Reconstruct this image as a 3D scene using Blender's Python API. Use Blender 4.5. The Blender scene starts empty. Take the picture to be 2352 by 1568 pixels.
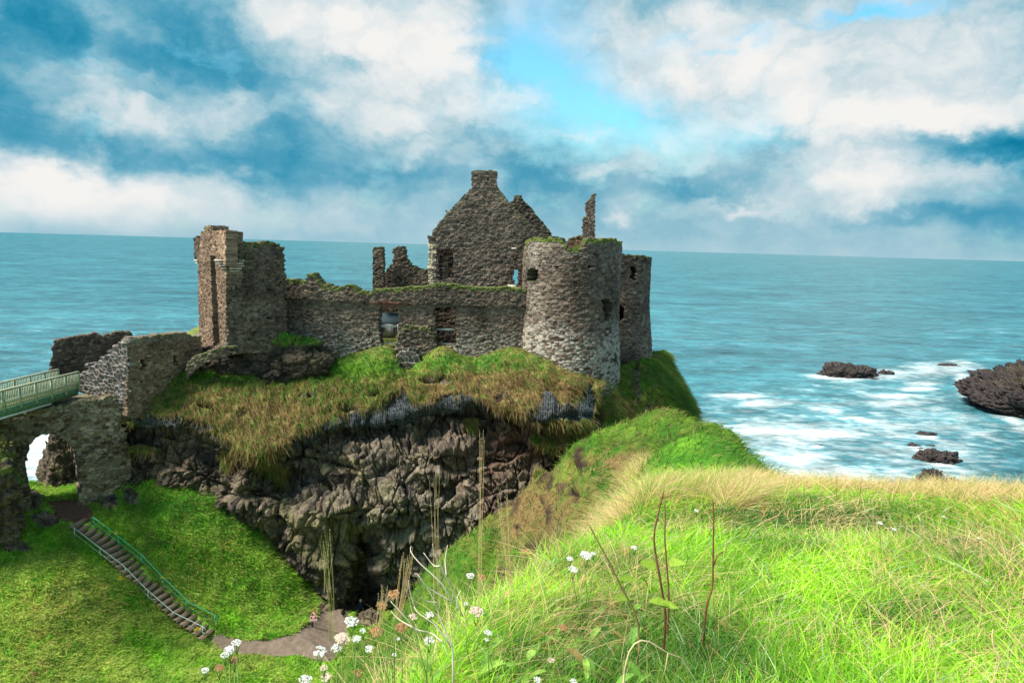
import bpy, bmesh, math, random
import numpy as np
from mathutils import Matrix, Vector

# ------------------------------------------------------------------ camera
CAMZ = 44.0
scene = bpy.context.scene
COL = scene.collection
PITCH, ROLL = math.radians(7.93), math.radians(1.63)
cam_data = bpy.data.cameras.new("camera")
cam_data.lens = 24.0
cam_data.sensor_width = 36.0
cam_data.clip_start = 0.05
cam_data.clip_end = 120000.0
cam = bpy.data.objects.new("camera", cam_data)
COL.objects.link(cam)
CAMR = Matrix.Rotation(math.pi/2 - PITCH, 3, 'X') @ Matrix.Rotation(ROLL, 3, 'Z')
cam.matrix_world = Matrix.Translation((0, 0, CAMZ)) @ CAMR.to_4x4()
scene.camera = cam
RM = np.array(CAMR)
F = 1568.0

def ray(sx, sy):
    c = np.stack([(np.asarray(sx, float)-1176)/F, (784-np.asarray(sy, float))/F,
                  -np.ones_like(np.asarray(sx, float))], -1)
    return c @ RM.T

def W(sx, sy, d):
    r = ray(sx, sy)
    p = r*(np.asarray(d, float)/r[..., 1])[..., None]
    p[..., 2] += CAMZ
    return p

def proj(P):
    q = (np.asarray(P, float)-np.array([0, 0, CAMZ])) @ RM
    zc = np.minimum(q[..., 2], -1e-3)
    return 1176+F*q[..., 0]/-zc, 784-F*q[..., 1]/-zc

def sea_at(sx, sy):
    r = ray(sx, sy)
    t = -CAMZ/r[..., 2]
    return r[..., 0]*t, r[..., 1]*t

# ------------------------------------------------------------------ light
EXPOSURE = 1.15
SUN_AZ, SUN_EL = math.radians(-108), math.radians(54)   # azimuth from +Y (view), negative = left
scene.render.engine = 'CYCLES'
scene.cycles.use_denoising = True
scene.cycles.max_bounces = 6
scene.cycles.diffuse_bounces = 3
scene.cycles.transparent_max_bounces = 6
scene.view_settings.view_transform = 'Standard'
scene.view_settings.look = 'None'
scene.view_settings.exposure = EXPOSURE
scene.view_settings.gamma = 1.0

sun_data = bpy.data.lights.new("sun", 'SUN')
sun_data.energy = 3.7
sun_data.angle = math.radians(14)
sun_data.color = (1.0, 0.93, 0.82)
sun = bpy.data.objects.new("sun", sun_data)
COL.objects.link(sun)
sd = Vector((math.sin(SUN_AZ)*math.cos(SUN_EL), math.cos(SUN_AZ)*math.cos(SUN_EL), math.sin(SUN_EL)))
sun.rotation_euler = sd.to_track_quat('Z', 'Y').to_euler()
sun.location = (-30, 10, 90)

def azel(sx, sy):
    r = ray(sx, sy); r = r/np.linalg.norm(r)
    return math.atan2(r[0], r[1]), math.asin(r[2])

def build_world():
    w = bpy.data.worlds.new("World")
    scene.world = w
    w.use_nodes = True
    nt = w.node_tree; N = nt.nodes; L = nt.links
    N.clear()
    def node(t, **k):
        n = N.new(t)
        for a, b in k.items(): setattr(n, a, b)
        return n
    def math_(op, a, b=None, c=None, clamp=False):
        n = node('ShaderNodeMath', operation=op); n.use_clamp = clamp
        for i, x in enumerate((a, b, c)):
            if x is None: continue
            if isinstance(x, (int, float)): n.inputs[i].default_value = x
            else: L.new(x, n.inputs[i])
        return n.outputs[0]
    tc = node('ShaderNodeTexCoord')
    sep = node('ShaderNodeSeparateXYZ'); L.new(tc.outputs['Generated'], sep.inputs[0])
    az = math_('ARCTAN2', sep.outputs[0], sep.outputs[1])
    el = math_('ARCSINE', math_('MAXIMUM', sep.outputs[2], -0.05))
    comb = node('ShaderNodeCombineXYZ'); L.new(az, comb.inputs[0]); L.new(el, comb.inputs[1])
    def noise(vec, scale, detail=4, rough=.55, stretch=None, off=(0, 0, 0)):
        m = node('ShaderNodeMapping'); L.new(vec, m.inputs[0])
        m.inputs['Scale'].default_value = stretch or (1, 1, 1)
        m.inputs['Location'].default_value = off
        n = node('ShaderNodeTexNoise'); L.new(m.outputs[0], n.inputs['Vector'])
        n.inputs['Scale'].default_value = scale; n.inputs['Detail'].default_value = detail
        n.inputs['Roughness'].default_value = rough
        return n
    nw = noise(comb.outputs[0], 8, 8, .6, (1, 1.25, 1))
    sub = node('ShaderNodeVectorMath', operation='SUBTRACT'); L.new(nw.outputs['Color'], sub.inputs[0])
    sub.inputs[1].default_value = (.5, .5, .5)
    wr = node('ShaderNodeVectorMath', operation='MULTIPLY_ADD'); L.new(sub.outputs[0], wr.inputs[0])
    wr.inputs[1].default_value = (.12, .09, 0); L.new(comb.outputs[0], wr.inputs[2])
    nw2 = noise(comb.outputs[0], 26, 6, .6, (1, 1.3, 1), (2, 5, 0))
    sub2 = node('ShaderNodeVectorMath', operation='SUBTRACT'); L.new(nw2.outputs['Color'], sub2.inputs[0]); sub2.inputs[1].default_value = (.5, .5, .5)
    wr2 = node('ShaderNodeVectorMath', operation='MULTIPLY_ADD'); L.new(sub2.outputs[0], wr2.inputs[0])
    wr2.inputs[1].default_value = (.05, .045, 0); L.new(wr.outputs[0], wr2.inputs[2])
    warped = wr2.outputs[0]
    def blobs(lst, base, kp=1., kn=1.):
        acc = base
        for cx, cy, rx, ry, wt in lst:
            wt = wt*(kp if wt > 0 else kn)
            a, e = azel(cx, cy)
            k = math.cos(a)**1.5
            sx_, sy_ = F/rx/k, F/ry
            m = node('ShaderNodeVectorMath', operation='MULTIPLY_ADD'); L.new(warped, m.inputs[0])
            m.inputs[1].default_value = (sx_, sy_, 0); m.inputs[2].default_value = (-a*sx_, -e*sy_, 0)
            d = node('ShaderNodeVectorMath', operation='DOT_PRODUCT')
            L.new(m.outputs[0], d.inputs[0]); L.new(m.outputs[0], d.inputs[1])
            g = math_('EXPONENT', math_('MULTIPLY', d.outputs['Value'], -1.0))
            acc = math_('MULTIPLY_ADD', g, wt, acc)
        return acc
    LB = SKY_L
    CB = SKY_C
    n1 = noise(comb.outputs[0], 4.2, 7, .58, (1, 1.5, 1), (3.1, 1.7, 0)).outputs['Fac']
    n2 = noise(comb.outputs[0], 15, 8, .62, (1, 1.6, 1), (7.7, 4.2, 0)).outputs['Fac']
    lum = blobs(LB, 0.585, .62, .66)
    elr = math_('MULTIPLY', el, 1/.16, clamp=True)
    def fade(v): return math_('MULTIPLY', v, math_('MULTIPLY_ADD', elr, .75, .25))
    lum = math_('ADD', lum, math_('MULTIPLY', math_('SUBTRACT', .62, lum), math_('EXPONENT', math_('MULTIPLY', el, -38.))))
    lum = math_('ADD', lum, fade(math_('MULTIPLY_ADD', n1, .40, -.20)))
    lum = math_('ADD', lum, fade(math_('MULTIPLY_ADD', n2, .34, -.17)))
    n3 = noise(warped, 8, 6, .5, (1, 1.35, 1), (1.3, 9.2, 0)).outputs['Fac']
    bil = math_('ABSOLUTE', math_('SUBTRACT', n3, .5))
    lum = math_('ADD', lum, fade(math_('MULTIPLY_ADD', bil, 1.2, -.09)))
    ramp = node('ShaderNodeValToRGB'); L.new(lum, ramp.inputs[0])
    cr = ramp.color_ramp; cr.interpolation = 'B_SPLINE'
    pts = [(0, (.002, .19, .34)), (.20, (.015, .29, .47)), (.40, (.10, .40, .57)), (.56, (.30, .57, .69)),
           (.70, (.56, .73, .80)), (.84, (.82, .88, .90)), (1, (1.03, 1.0, .96))]
    cr.elements[0].position = 0; cr.elements[1].position = 1
    for p, c in pts[1:-1]: cr.elements.new(p)
    for e_, (p, c) in zip(cr.elements, pts): e_.position = p; e_.color = (*c, 1)
    cm = blobs(CB, 0.0)
    cm = math_('ADD', cm, math_('MULTIPLY_ADD', n2, .9, -.50))
    cm = math_('MULTIPLY', cm, math_('SUBTRACT', 1.15, lum), clamp=True)
    cm = math_('MULTIPLY', cm, 1.9, clamp=True)
    # the clear part of the sky is the Nishita sky itself
    sky = node('ShaderNodeTexSky', sky_type='NISHITA')
    sky.sun_disc = False; sky.sun_elevation = SUN_EL; sky.sun_rotation = SUN_AZ
    sky.air_density = 1.4; sky.ozone_density = 3.0
    tint = node('ShaderNodeMix', data_type='RGBA', blend_type='MULTIPLY'); tint.inputs['Factor'].default_value = 1
    L.new(sky.outputs[0], tint.inputs['A']); tint.inputs['B'].default_value = (.50, 1.00, 1.02, 1)
    b1 = node('ShaderNodeBackground'); L.new(tint.outputs['Result'], b1.inputs[0]); b1.inputs[1].default_value = 0.10
    b2 = node('ShaderNodeBackground'); L.new(ramp.outputs[0], b2.inputs[0]); b2.inputs[1].default_value = CLOUD
    mx = node('ShaderNodeMixShader'); L.new(cm, mx.inputs[0]); L.new(b2.outputs[0], mx.inputs[1]); L.new(b1.outputs[0], mx.inputs[2])
    out = node('ShaderNodeOutputWorld'); L.new(mx.outputs[0], out.inputs[0])
    w.cycles.sampling_method = 'MANUAL'; w.cycles.sample_map_resolution = 512

CLOUD = 0.415
SKY_L = [  # cx, cy, rx, ry, weight (directions given on the photograph's 2352 x 1568 grid)
 (850,70,230,80,.52),(620,0,200,50,.28),(960,160,170,110,.25),(900,270,150,110,.28),(1085,165,45,22,.35),
 (255,70,45,90,.28),(75,120,90,40,.18),(215,235,90,45,.30),(390,275,120,45,.40),(560,225,80,45,.22),(1040,60,60,70,.2),
 (90,400,170,50,.55),(260,440,260,50,.42),(500,415,70,35,.30),(100,490,620,55,.36),(800,500,300,40,.10),
 (1140,245,100,30,.45),(1310,302,80,16,.45),(1250,30,60,40,.1),
 (1500,60,260,50,.36),(1560,170,250,70,.36),(1750,200,300,90,.22),(2050,110,260,80,.30),(2250,170,200,120,.26),
 (1950,270,210,34,.42),(2150,255,230,40,.34),(1960,400,130,75,.42),(2220,400,120,32,.30),(1680,468,70,13,.34),
 (1425,503,32,12,.38),(1370,400,45,14,.3),(2300,265,80,40,.2),
 (1850,450,320,60,.20),(1500,345,260,50,.26),(1330,190,160,60,.12),
 (110,30,260,110,-.50),(0,230,140,110,-.25),(520,150,160,100,-.36),(650,340,260,60,-.20),(260,345,230,45,-.28),
 (780,400,330,32,-.26),(1170,160,60,28,-.42),(1240,400,110,70,-.30),(1600,435,220,32,-.36),(2290,335,150,38,-.72),
 (2120,503,220,18,-.34),(2345,520,140,160,-.22),(1400,520,600,50,-.06),(1220,310,90,20,-.2),(800,150,40,22,-.3),(1800,330,80,30,-.15)]
SKY_C = [(1220,90,120,85,1.0),(1290,210,170,70,.75),(1500,310,260,60,.65),(2010,25,130,16,1.3),(1720,90,60,14,.8),(1560,85,50,14,.6),
         (1640,125,45,10,.8),(1400,240,90,60,.3)]
build_world()
# ------------------------------------------------------------------ numeric helpers
rng = np.random.default_rng(7)

def _hash(ix, iy, iz, s):
    n = ix.astype(np.uint32)*np.uint32(374761393)+iy.astype(np.uint32)*np.uint32(668265263)+iz.astype(np.uint32)*np.uint32(2147483647)+np.uint32((s*974634777) & 0xFFFFFFFF)
    n = (n ^ (n >> np.uint32(13)))*np.uint32(1274126177)
    n = (n ^ (n >> np.uint32(16)))*np.uint32(2246822519)
    return n ^ (n >> np.uint32(15))

def _tri(n):
    k = np.float32(1/1024)
    return (n & np.uint32(1023)).astype(np.float32)*k, ((n >> np.uint32(10)) & np.uint32(1023)).astype(np.float32)*k, ((n >> np.uint32(20)) & np.uint32(1023)).astype(np.float32)*k

def _h(ix, iy, iz, s):
    return (_hash(ix, iy, iz, s) & np.uint32(0xFFFFFF)).astype(np.float32)/np.float32(0x1000000)

def noise3(P, s=0):
    P = np.asarray(P, float); i = np.floor(P); f = (P-i).astype(np.float32); i = i.astype(np.int32)
    u = f*f*f*(f*(f*6-15)+10)
    r = 0
    fx, fy, fz = f[..., 0], f[..., 1], f[..., 2]
    for dx in (0, 1):
        wx = u[..., 0] if dx else 1-u[..., 0]
        for dy in (0, 1):
            wy = u[..., 1] if dy else 1-u[..., 1]
            for dz in (0, 1):
                wz = u[..., 2] if dz else 1-u[..., 2]
                a, b, c = _tri(_hash(i[..., 0]+dx, i[..., 1]+dy, i[..., 2]+dz, s))
                g = (a-.5)*(fx-dx)+(b-.5)*(fy-dy)+(c-.5)*(fz-dz)
                r = r+wx*wy*wz*g
    return r*2.2      # about -1..1

def fbm(P, o=4, s=0, g=.5):
    r, a, P = 0, 1., np.asarray(P, float)
    for k in range(o):
        r = r + a*noise3(P, s+k*31); a *= g; P = P*2.03+5.3
    return r

def worley3(P, s=0):
    P = np.asarray(P, float); i = np.floor(P).astype(np.int32); fr = (P-i).astype(np.float32)
    f1 = np.full(P.shape[:-1], 9., np.float32); f2 = f1.copy(); idr = np.zeros_like(f1)
    for dx in (-1, 0, 1):
        for dy in (-1, 0, 1):
            for dz in (-1, 0, 1):
                h = _hash(i[..., 0]+dx, i[..., 1]+dy, i[..., 2]+dz, s)
                a, b, c = _tri(h)
                d = (fr[..., 0]-dx-a)**2+(fr[..., 1]-dy-b)**2+(fr[..., 2]-dz-c)**2
                n = d < f1
                f2 = np.where(n, f1, np.minimum(f2, d))
                idr = np.where(n, ((h >> np.uint32(22))).astype(np.float32)/1024, idr); f1 = np.where(n, d, f1)
    return np.sqrt(f1), np.sqrt(f2), idr

def worley2(x, y, s=0, jit=.85):
    xi, yi = np.floor(x).astype(np.int64), np.floor(y).astype(np.int64)
    f1 = np.full(x.shape, 9.); f2 = f1.copy(); idr = np.zeros_like(f1); cx = np.zeros_like(f1); cy = np.zeros_like(f1)
    z = np.zeros_like(xi)
    for dx in (-2, -1, 0, 1, 2):
        for dy in (-1, 0, 1):
            a, b = xi+dx, yi+dy
            qx = a+.5+(_h(a, b, z, s)-.5)*jit+.5*(b % 2); qy = b+.5+(_h(a, b, z, s+1)-.5)*jit*.8
            d = np.maximum(np.abs(x-qx), np.abs(y-qy))*.6+np.sqrt((x-qx)**2+(y-qy)**2)*.4
            n = d < f1
            f2 = np.where(n, f1, np.minimum(f2, d))
            idr = np.where(n, _h(a, b, z, s+2), idr); cx = np.where(n, qx, cx); cy = np.where(n, qy, cy)
            f1 = np.where(n, d, f1)
    return f1, f2, idr, cx, cy

def inpoly(x, y, poly):
    x = np.asarray(x, float); y = np.asarray(y, float); r = np.zeros(x.shape, bool); n = len(poly)
    for k in range(n):
        x0, y0 = poly[k]; x1, y1 = poly[(k+1) % n]
        if y0 == y1: continue
        c = (y0 > y) != (y1 > y)
        r ^= c & (x < (x1-x0)*(y-y0)/(y1-y0)+x0)
    return r

def segdist(x, y, pts, closed=False):
    best = np.full(np.shape(x), 1e9); tt = np.zeros(np.shape(x)); ss = np.zeros(np.shape(x))
    n = len(pts)
    for k in range(n if closed else n-1):
        x0, y0 = pts[k][:2]; x1, y1 = pts[(k+1) % n][:2]
        dx, dy = x1-x0, y1-y0
        t = np.clip(((x-x0)*dx+(y-y0)*dy)/(dx*dx+dy*dy), 0, 1)
        d = np.hypot(x-x0-t*dx, y-y0-t*dy); m = d < best
        best = np.where(m, d, best); tt = np.where(m, k+t, tt)
        ss = np.where(m, np.sign((x-x0)*dy-(y-y0)*dx), ss)
    return best, tt, ss

def sm(x, a, b):
    t = np.clip((x-a)/(b-a), 0, 1); return t*t*(3-2*t)

def gb(sx, sy, cx, cy, rx, ry):
    return np.exp(-((sx-cx)/rx)**2-((sy-cy)/ry)**2)

def mixc(a, b, t):
    return np.asarray(a)*(1-t[..., None])+np.asarray(b)*t[..., None]

def facets(P, s=0, tilt=1.1):
    """angular blocks: every cell is a tilted plane at its own height, cracks between them"""
    P = np.asarray(P, float); i = np.floor(P).astype(np.int32); fr = (P-i).astype(np.float32)
    f1 = np.full(P.shape[:-1], 9., np.float32); f2 = f1.copy(); v = np.zeros_like(f1)
    for dx in (-1, 0, 1):
        for dy in (-1, 0, 1):
            for dz in (-1, 0, 1):
                h = _hash(i[..., 0]+dx, i[..., 1]+dy, i[..., 2]+dz, s)
                a, b, c = _tri(h)
                ox, oy, oz = fr[..., 0]-dx-a, fr[..., 1]-dy-b, fr[..., 2]-dz-c
                d = ox*ox+oy*oy+oz*oz
                g1, g2, g3 = _tri(h*np.uint32(2654435761))
                w = (g1+g2-1)*.6+tilt*((g1-.5)*ox+(g2-.5)*oy+(g3-.5)*oz)
                n = d < f1
                f2 = np.where(n, f1, np.minimum(f2, d)); v = np.where(n, w, v); f1 = np.where(n, d, f1)
    e = np.sqrt(f2)-np.sqrt(f1)
    return v-.35*(1-sm(e, 0, .10)), e

# ------------------------------------------------------------------ materials
def mat_new(name):
    m = bpy.data.materials.new(name); m.use_nodes = True
    nt = m.node_tree
    b = nt.nodes['Principled BSDF']
    return m, nt, b

def mat_attr(name, rough=.9, bump=.3, bscale=6., vary=.35, vscale=9., spec=.3, bdist=.05):
    """colour from the mesh attribute 'col', broken up by fine noise"""
    m, nt, b = mat_new(name); N, L = nt.nodes, nt.links
    at = N.new('ShaderNodeAttribute'); at.attribute_name = 'col'
    tc = N.new('ShaderNodeTexCoord')
    n = N.new('ShaderNodeTexNoise'); n.inputs['Scale'].default_value = vscale; n.inputs['Detail'].default_value = 6
    n.inputs['Roughness'].default_value = .7
    L.new(tc.outputs['Object'], n.inputs['Vector'])
    mr = N.new('ShaderNodeMapRange'); mr.inputs['From Min'].default_value = .3; mr.inputs['From Max'].default_value = .7
    mr.inputs['To Min'].default_value = 1-vary; mr.inputs['To Max'].default_value = 1+vary
    L.new(n.outputs['Fac'], mr.inputs['Value'])
    mx = N.new('ShaderNodeVectorMath'); mx.operation = 'SCALE'
    L.new(at.outputs['Color'], mx.inputs[0]); L.new(mr.outputs[0], mx.inputs['Scale'])
    L.new(mx.outputs[0], b.inputs['Base Color'])
    n2 = N.new('ShaderNodeTexNoise'); n2.inputs['Scale'].default_value = bscale; n2.inputs['Detail'].default_value = 8
    n2.inputs['Roughness'].default_value = .65
    L.new(tc.outputs['Object'], n2.inputs['Vector'])
    bp = N.new('ShaderNodeBump'); bp.inputs['Strength'].default_value = bump; bp.inputs['Distance'].default_value = bdist
    L.new(n2.outputs['Fac'], bp.inputs['Height']); L.new(bp.outputs[0], b.inputs['Normal'])
    b.inputs['Roughness'].default_value = rough; b.inputs['Specular IOR Level'].default_value = spec
    return m

def mat_plain(name, c, rough=.6, metal=0., vary=.15, vscale=12., spec=.4):
    m, nt, b = mat_new(name); N, L = nt.nodes, nt.links
    tc = N.new('ShaderNodeTexCoord')
    n = N.new('ShaderNodeTexNoise'); n.inputs['Scale'].default_value = vscale; n.inputs['Detail'].default_value = 5
    L.new(tc.outputs['Object'], n.inputs['Vector'])
    r = N.new('ShaderNodeValToRGB'); L.new(n.outputs['Fac'], r.inputs[0])
    r.color_ramp.elements[0].position = .3; r.color_ramp.elements[1].position = .7
    r.color_ramp.elements[0].color = (*[x*(1-vary) for x in c], 1); r.color_ramp.elements[1].color = (*[min(1, x*(1+vary)) for x in c], 1)
    L.new(r.outputs[0], b.inputs['Base Color'])
    b.inputs['Roughness'].default_value = rough; b.inputs['Metallic'].default_value = metal; b.inputs['Specular IOR Level'].default_value = spec
    return m

def mat_blade(name, trans=.4):
    m, nt, b = mat_new(name); N, L = nt.nodes, nt.links
    at = N.new('ShaderNodeAttribute'); at.attribute_name = 'col'
    b.inputs['Roughness'].default_value = .6; b.inputs['Specular IOR Level'].default_value = .25
    L.new(at.outputs['Color'], b.inputs['Base Color'])
    t = N.new('ShaderNodeBsdfTranslucent'); L.new(at.outputs['Color'], t.inputs[0])
    mx = N.new('ShaderNodeMixShader'); mx.inputs[0].default_value = trans
    out = N['Material Output']
    L.new(b.outputs[0], mx.inputs[1]); L.new(t.outputs[0], mx.inputs[2]); L.new(mx.outputs[0], out.inputs[0])
    return m

M_STONE = mat_attr('masonry_stone', .92, .55, 14, .38, 7, .25)
M_ROCK = mat_attr('cliff_rock', .88, .8, 4.5, .5, 3.0, .3, .25)
M_TURF = mat_attr('turf', .95, .6, 9, .35, 5, .15, .12)
M_BLADE = mat_blade('grass_blade')
M_SEAROCK = mat_attr('wet_rock', .55, .8, 1.2, .5, .8, .4, .6)

# ------------------------------------------------------------------ object helpers
def tag(o, label=None, cat=None, group=None, kind=None):
    if label: o['label'] = label
    if cat: o['category'] = cat
    if group: o['group'] = group
    if kind: o['kind'] = kind
    return o

def mesh_np(name, V, Q, mat, col=None, smooth=False, parent=None):
    """V (n,3), Q (m,4) quads; col (n,3) linear colour per vertex"""
    me = bpy.data.meshes.new(name)
    V = np.ascontiguousarray(V, np.float32); Q = np.ascontiguousarray(Q, np.int32)
    me.vertices.add(len(V)); me.vertices.foreach_set('co', V.ravel())
    me.loops.add(Q.size); me.loops.foreach_set('vertex_index', Q.ravel())
    me.polygons.add(len(Q)); me.polygons.foreach_set('loop_start', np.arange(len(Q), dtype=np.int32)*Q.shape[1])
    me.polygons.foreach_set('loop_total', np.full(len(Q), Q.shape[1], np.int32))
    if smooth: me.polygons.foreach_set('use_smooth', np.ones(len(Q), bool))
    me.update(calc_edges=True)
    if col is not None:
        a = me.attributes.new('col', 'FLOAT_COLOR', 'POINT')
        c = np.ones((len(V), 4), np.float32); c[:, :3] = np.clip(col, 0, 1)
        a.data.foreach_set('color', c.ravel())
    me.materials.append(mat)
    o = bpy.data.objects.new(name, me); COL.objects.link(o)
    if parent: o.parent = parent; o.matrix_parent_inverse = parent.matrix_world.inverted()
    return o

def empty(name, loc=(0, 0, 0)):
    o = bpy.data.objects.new(name, None); o.empty_display_size = .3
    o.location = loc; COL.objects.link(o)
    o.matrix_world = Matrix.Translation(loc)
    return o

def grid_mesh(name, P, mat, col, smooth=True, keep=None):
    nv, nu = P.shape[:2]
    idx = np.arange(nv*nu).reshape(nv, nu)
    Q = np.stack([idx[:-1, :-1], idx[1:, :-1], idx[1:, 1:], idx[:-1, 1:]], -1)
    Q = Q.reshape(-1, 4) if keep is None else Q[keep]
    return mesh_np(name, P.reshape(-1, 3), Q, mat, col.reshape(-1, 3), smooth)

def cr_interp(A, t):
    """Catmull-Rom along axis 0 of A at parameters t in [0,n-1]"""
    n = len(A); i = np.clip(np.floor(t).astype(int), 0, n-2); f = (t-i)
    def g(k): return A[np.clip(k, 0, n-1)]
    sh = (-1,)+(1,)*(A.ndim-1); f = f.reshape(sh)
    p0, p1, p2, p3 = g(i-1), g(i), g(i+1), g(i+2)
    return .5*(2*p1+(p2-p0)*f+(2*p0-5*p1+4*p2-p3)*f*f+(3*p1-p0-3*p2+p3)*f**3)

def even(lens, n):
    c = np.concatenate([[0], np.cumsum(np.maximum(lens, 1e-6))]); return np.interp(np.linspace(0, c[-1], n), c, np.arange(len(c)))

def loft(rows, nu, nv):
    A = np.array(rows, float)                       # rows x cols x (sx, sy, d)
    B = W(A[..., 0], A[..., 1], A[..., 2])
    lv = np.linalg.norm(np.diff(B, axis=0), axis=-1).mean(1); lu = np.linalg.norm(np.diff(B, axis=1), axis=-1).mean(0)
    A = cr_interp(A, even(lv, nv))
    A = np.swapaxes(cr_interp(np.swapaxes(A, 0, 1), even(lu, nu)), 0, 1)
    return A

def normals(P):
    du = np.gradient(P, axis=1); dv = np.gradient(P, axis=0)
    n = np.cross(du, dv); n /= np.linalg.norm(n, axis=-1, keepdims=True)+1e-9
    return n

def toward_cam(P, N):
    v = np.array([0, 0, CAMZ+6])-P
    s = np.sign((N*v).sum(-1, keepdims=True)); s[s == 0] = 1
    return N*np.median(s)

def tubes(paths, name, mat, parent=None, sides=6, smooth=True):
    """paths: list of (points, radii) joined into one mesh"""
    V, Q = [], []; off = 0
    for pts, rad in paths:
        pts = np.array(pts, float); n = len(pts)
        rad = np.full(n, rad, float) if np.isscalar(rad) else np.array(rad, float)
        e0 = (pts[1]-pts[0])*1e-3; e1 = (pts[-1]-pts[-2])*1e-3          # closed ends
        pts = np.concatenate([[pts[0]-e0], pts, [pts[-1]+e1]]); rad = np.concatenate([[1e-4], rad, [1e-4]]); n += 2
        T = np.gradient(pts, axis=0); T /= np.linalg.norm(T, axis=1, keepdims=True)+1e-9
        up = np.array([0, 0, 1.]) if abs(T[:, 2]).mean() < .9 else np.array([0, 1., 0])
        A = np.cross(T, up); A /= np.linalg.norm(A, axis=1, keepdims=True)+1e-9
        Bv = np.cross(T, A)
        for k in range(sides):
            a = 2*math.pi*k/sides
            V.append(pts+(A*math.cos(a)+Bv*math.sin(a))*rad[:, None])
        idx = off+np.arange(n*sides).reshape(sides, n)
        for k in range(sides):
            k2 = (k+1) % sides
            Q.append(np.stack([idx[k, :-1], idx[k2, :-1], idx[k2, 1:], idx[k, 1:]], -1))
        off += n*sides
    return mesh_np(name, np.concatenate(V), np.concatenate(Q), mat, None, smooth, parent)

def boxes(lst, name, mat, parent=None):
    """lst of (centre, half-axis vectors a, b, c)"""
    V, Q = [], []
    F_ = np.array([[0, 1, 3, 2], [4, 6, 7, 5], [0, 4, 5, 1], [2, 3, 7, 6], [0, 2, 6, 4], [1, 5, 7, 3]])
    for c, a, b, d in lst:
        c, a, b, d = map(lambda q: np.array(q, float), (c, a, b, d))
        for i in (-1, 1):
            for j in (-1, 1):
                for k in (-1, 1): V.append(c+a*i+b*j+d*k)
        Q.append(F_+8*(len(Q)))
    return mesh_np(name, np.array(V), np.concatenate(Q), mat, None, False, parent)

def beam(p, q, w, h, up=(0, 0, 1)):
    p, q = np.array(p, float), np.array(q, float); t = q-p; L = np.linalg.norm(t); t /= L
    s = np.cross(t, up); s /= np.linalg.norm(s); u = np.cross(s, t)
    return ((p+q)/2, t*L/2, s*w/2, u*h/2)

def blades(name, R, N, L, wdt, C, lean, segs=2, droop=.35, label=None, cat=None, group=None, spread=.55, mat=None, tipc=None):
    """ribbons rooted at R along normals N; every array per blade"""
    n = len(R)
    D = N*.45+np.array([0, 0, .75])+rng.normal(0, spread*.6, (n, 3))+lean
    D /= np.linalg.norm(D, axis=1, keepdims=True)
    S = np.cross(D, rng.normal(0, 1, (n, 3))); S /= np.linalg.norm(S, axis=1, keepdims=True)+1e-9
    hd = D.copy(); hd[:, 2] = 0; hd = hd*.6+lean; hd[:, 2] -= .45
    k = (rng.random(n)*.9+.35)*droop
    V = np.zeros((n, segs+1, 2, 3)); CC = np.zeros((n, segs+1, 2, 3))
    for j in range(segs+1):
        t = j/segs
        p = R+D*(L*t)[:, None]+hd*(L*t*t*k*1.6)[:, None]
        wd = wdt*(1-t)**.6*.5 if j < segs else wdt*.04
        V[:, j, 0] = p-S*np.asarray(wd)[..., None]; V[:, j, 1] = p+S*np.asarray(wd)[..., None]
        cc = C if tipc is None else C*(1-t*.7)+tipc*t*.7
        CC[:, j, 0] = cc; CC[:, j, 1] = cc
    idx = np.arange(n*(segs+1)*2).reshape(n, segs+1, 2)
    Q = np.stack([idx[:, :-1, 0], idx[:, :-1, 1], idx[:, 1:, 1], idx[:, 1:, 0]], -1).reshape(-1, 4)
    o = mesh_np(name, V.reshape(-1, 3), Q, mat or M_BLADE, CC.reshape(-1, 3), False)
    tag(o, label, cat, group, 'stuff')
    return o

def scatter(P, wgt, n):
    """random points on grid P (nv,nu,3) with per-face weight wgt (nv-1,nu-1)"""
    e1 = P[1:, :-1]-P[:-1, :-1]; e2 = P[:-1, 1:]-P[:-1, :-1]
    a = np.linalg.norm(np.cross(e1, e2), axis=-1)*wgt
    c = np.cumsum(a.ravel()); c /= c[-1]
    f = np.searchsorted(c, rng.random(n)); i, j = np.unravel_index(np.minimum(f, a.size-1), a.shape)
    u, v = rng.random(n)[:, None], rng.random(n)[:, None]
    p = (P[i, j]*(1-u)*(1-v)+P[i, j+1]*u*(1-v)+P[i+1, j]*(1-u)*v+P[i+1, j+1]*u*v)
    return p, i, j
# ------------------------------------------------------------------ terrain colours
C_DARKROCK = np.array([.045, .036, .032]); C_GREYROCK = np.array([.200, .152, .104]); C_OLIVE = np.array([.19, .165, .080])
C_RUST = np.array([.11, .045, .028]); C_PALE = np.array([.30, .28, .22]); C_SOIL = np.array([.10, .065, .045])
C_GREEN = np.array([.060, .185, .014]); C_BRIGHT = np.array([.17, .36, .020]); C_DRY = np.array([.27, .185, .075]); C_DEEP = np.array([.022, .090, .012])

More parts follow.
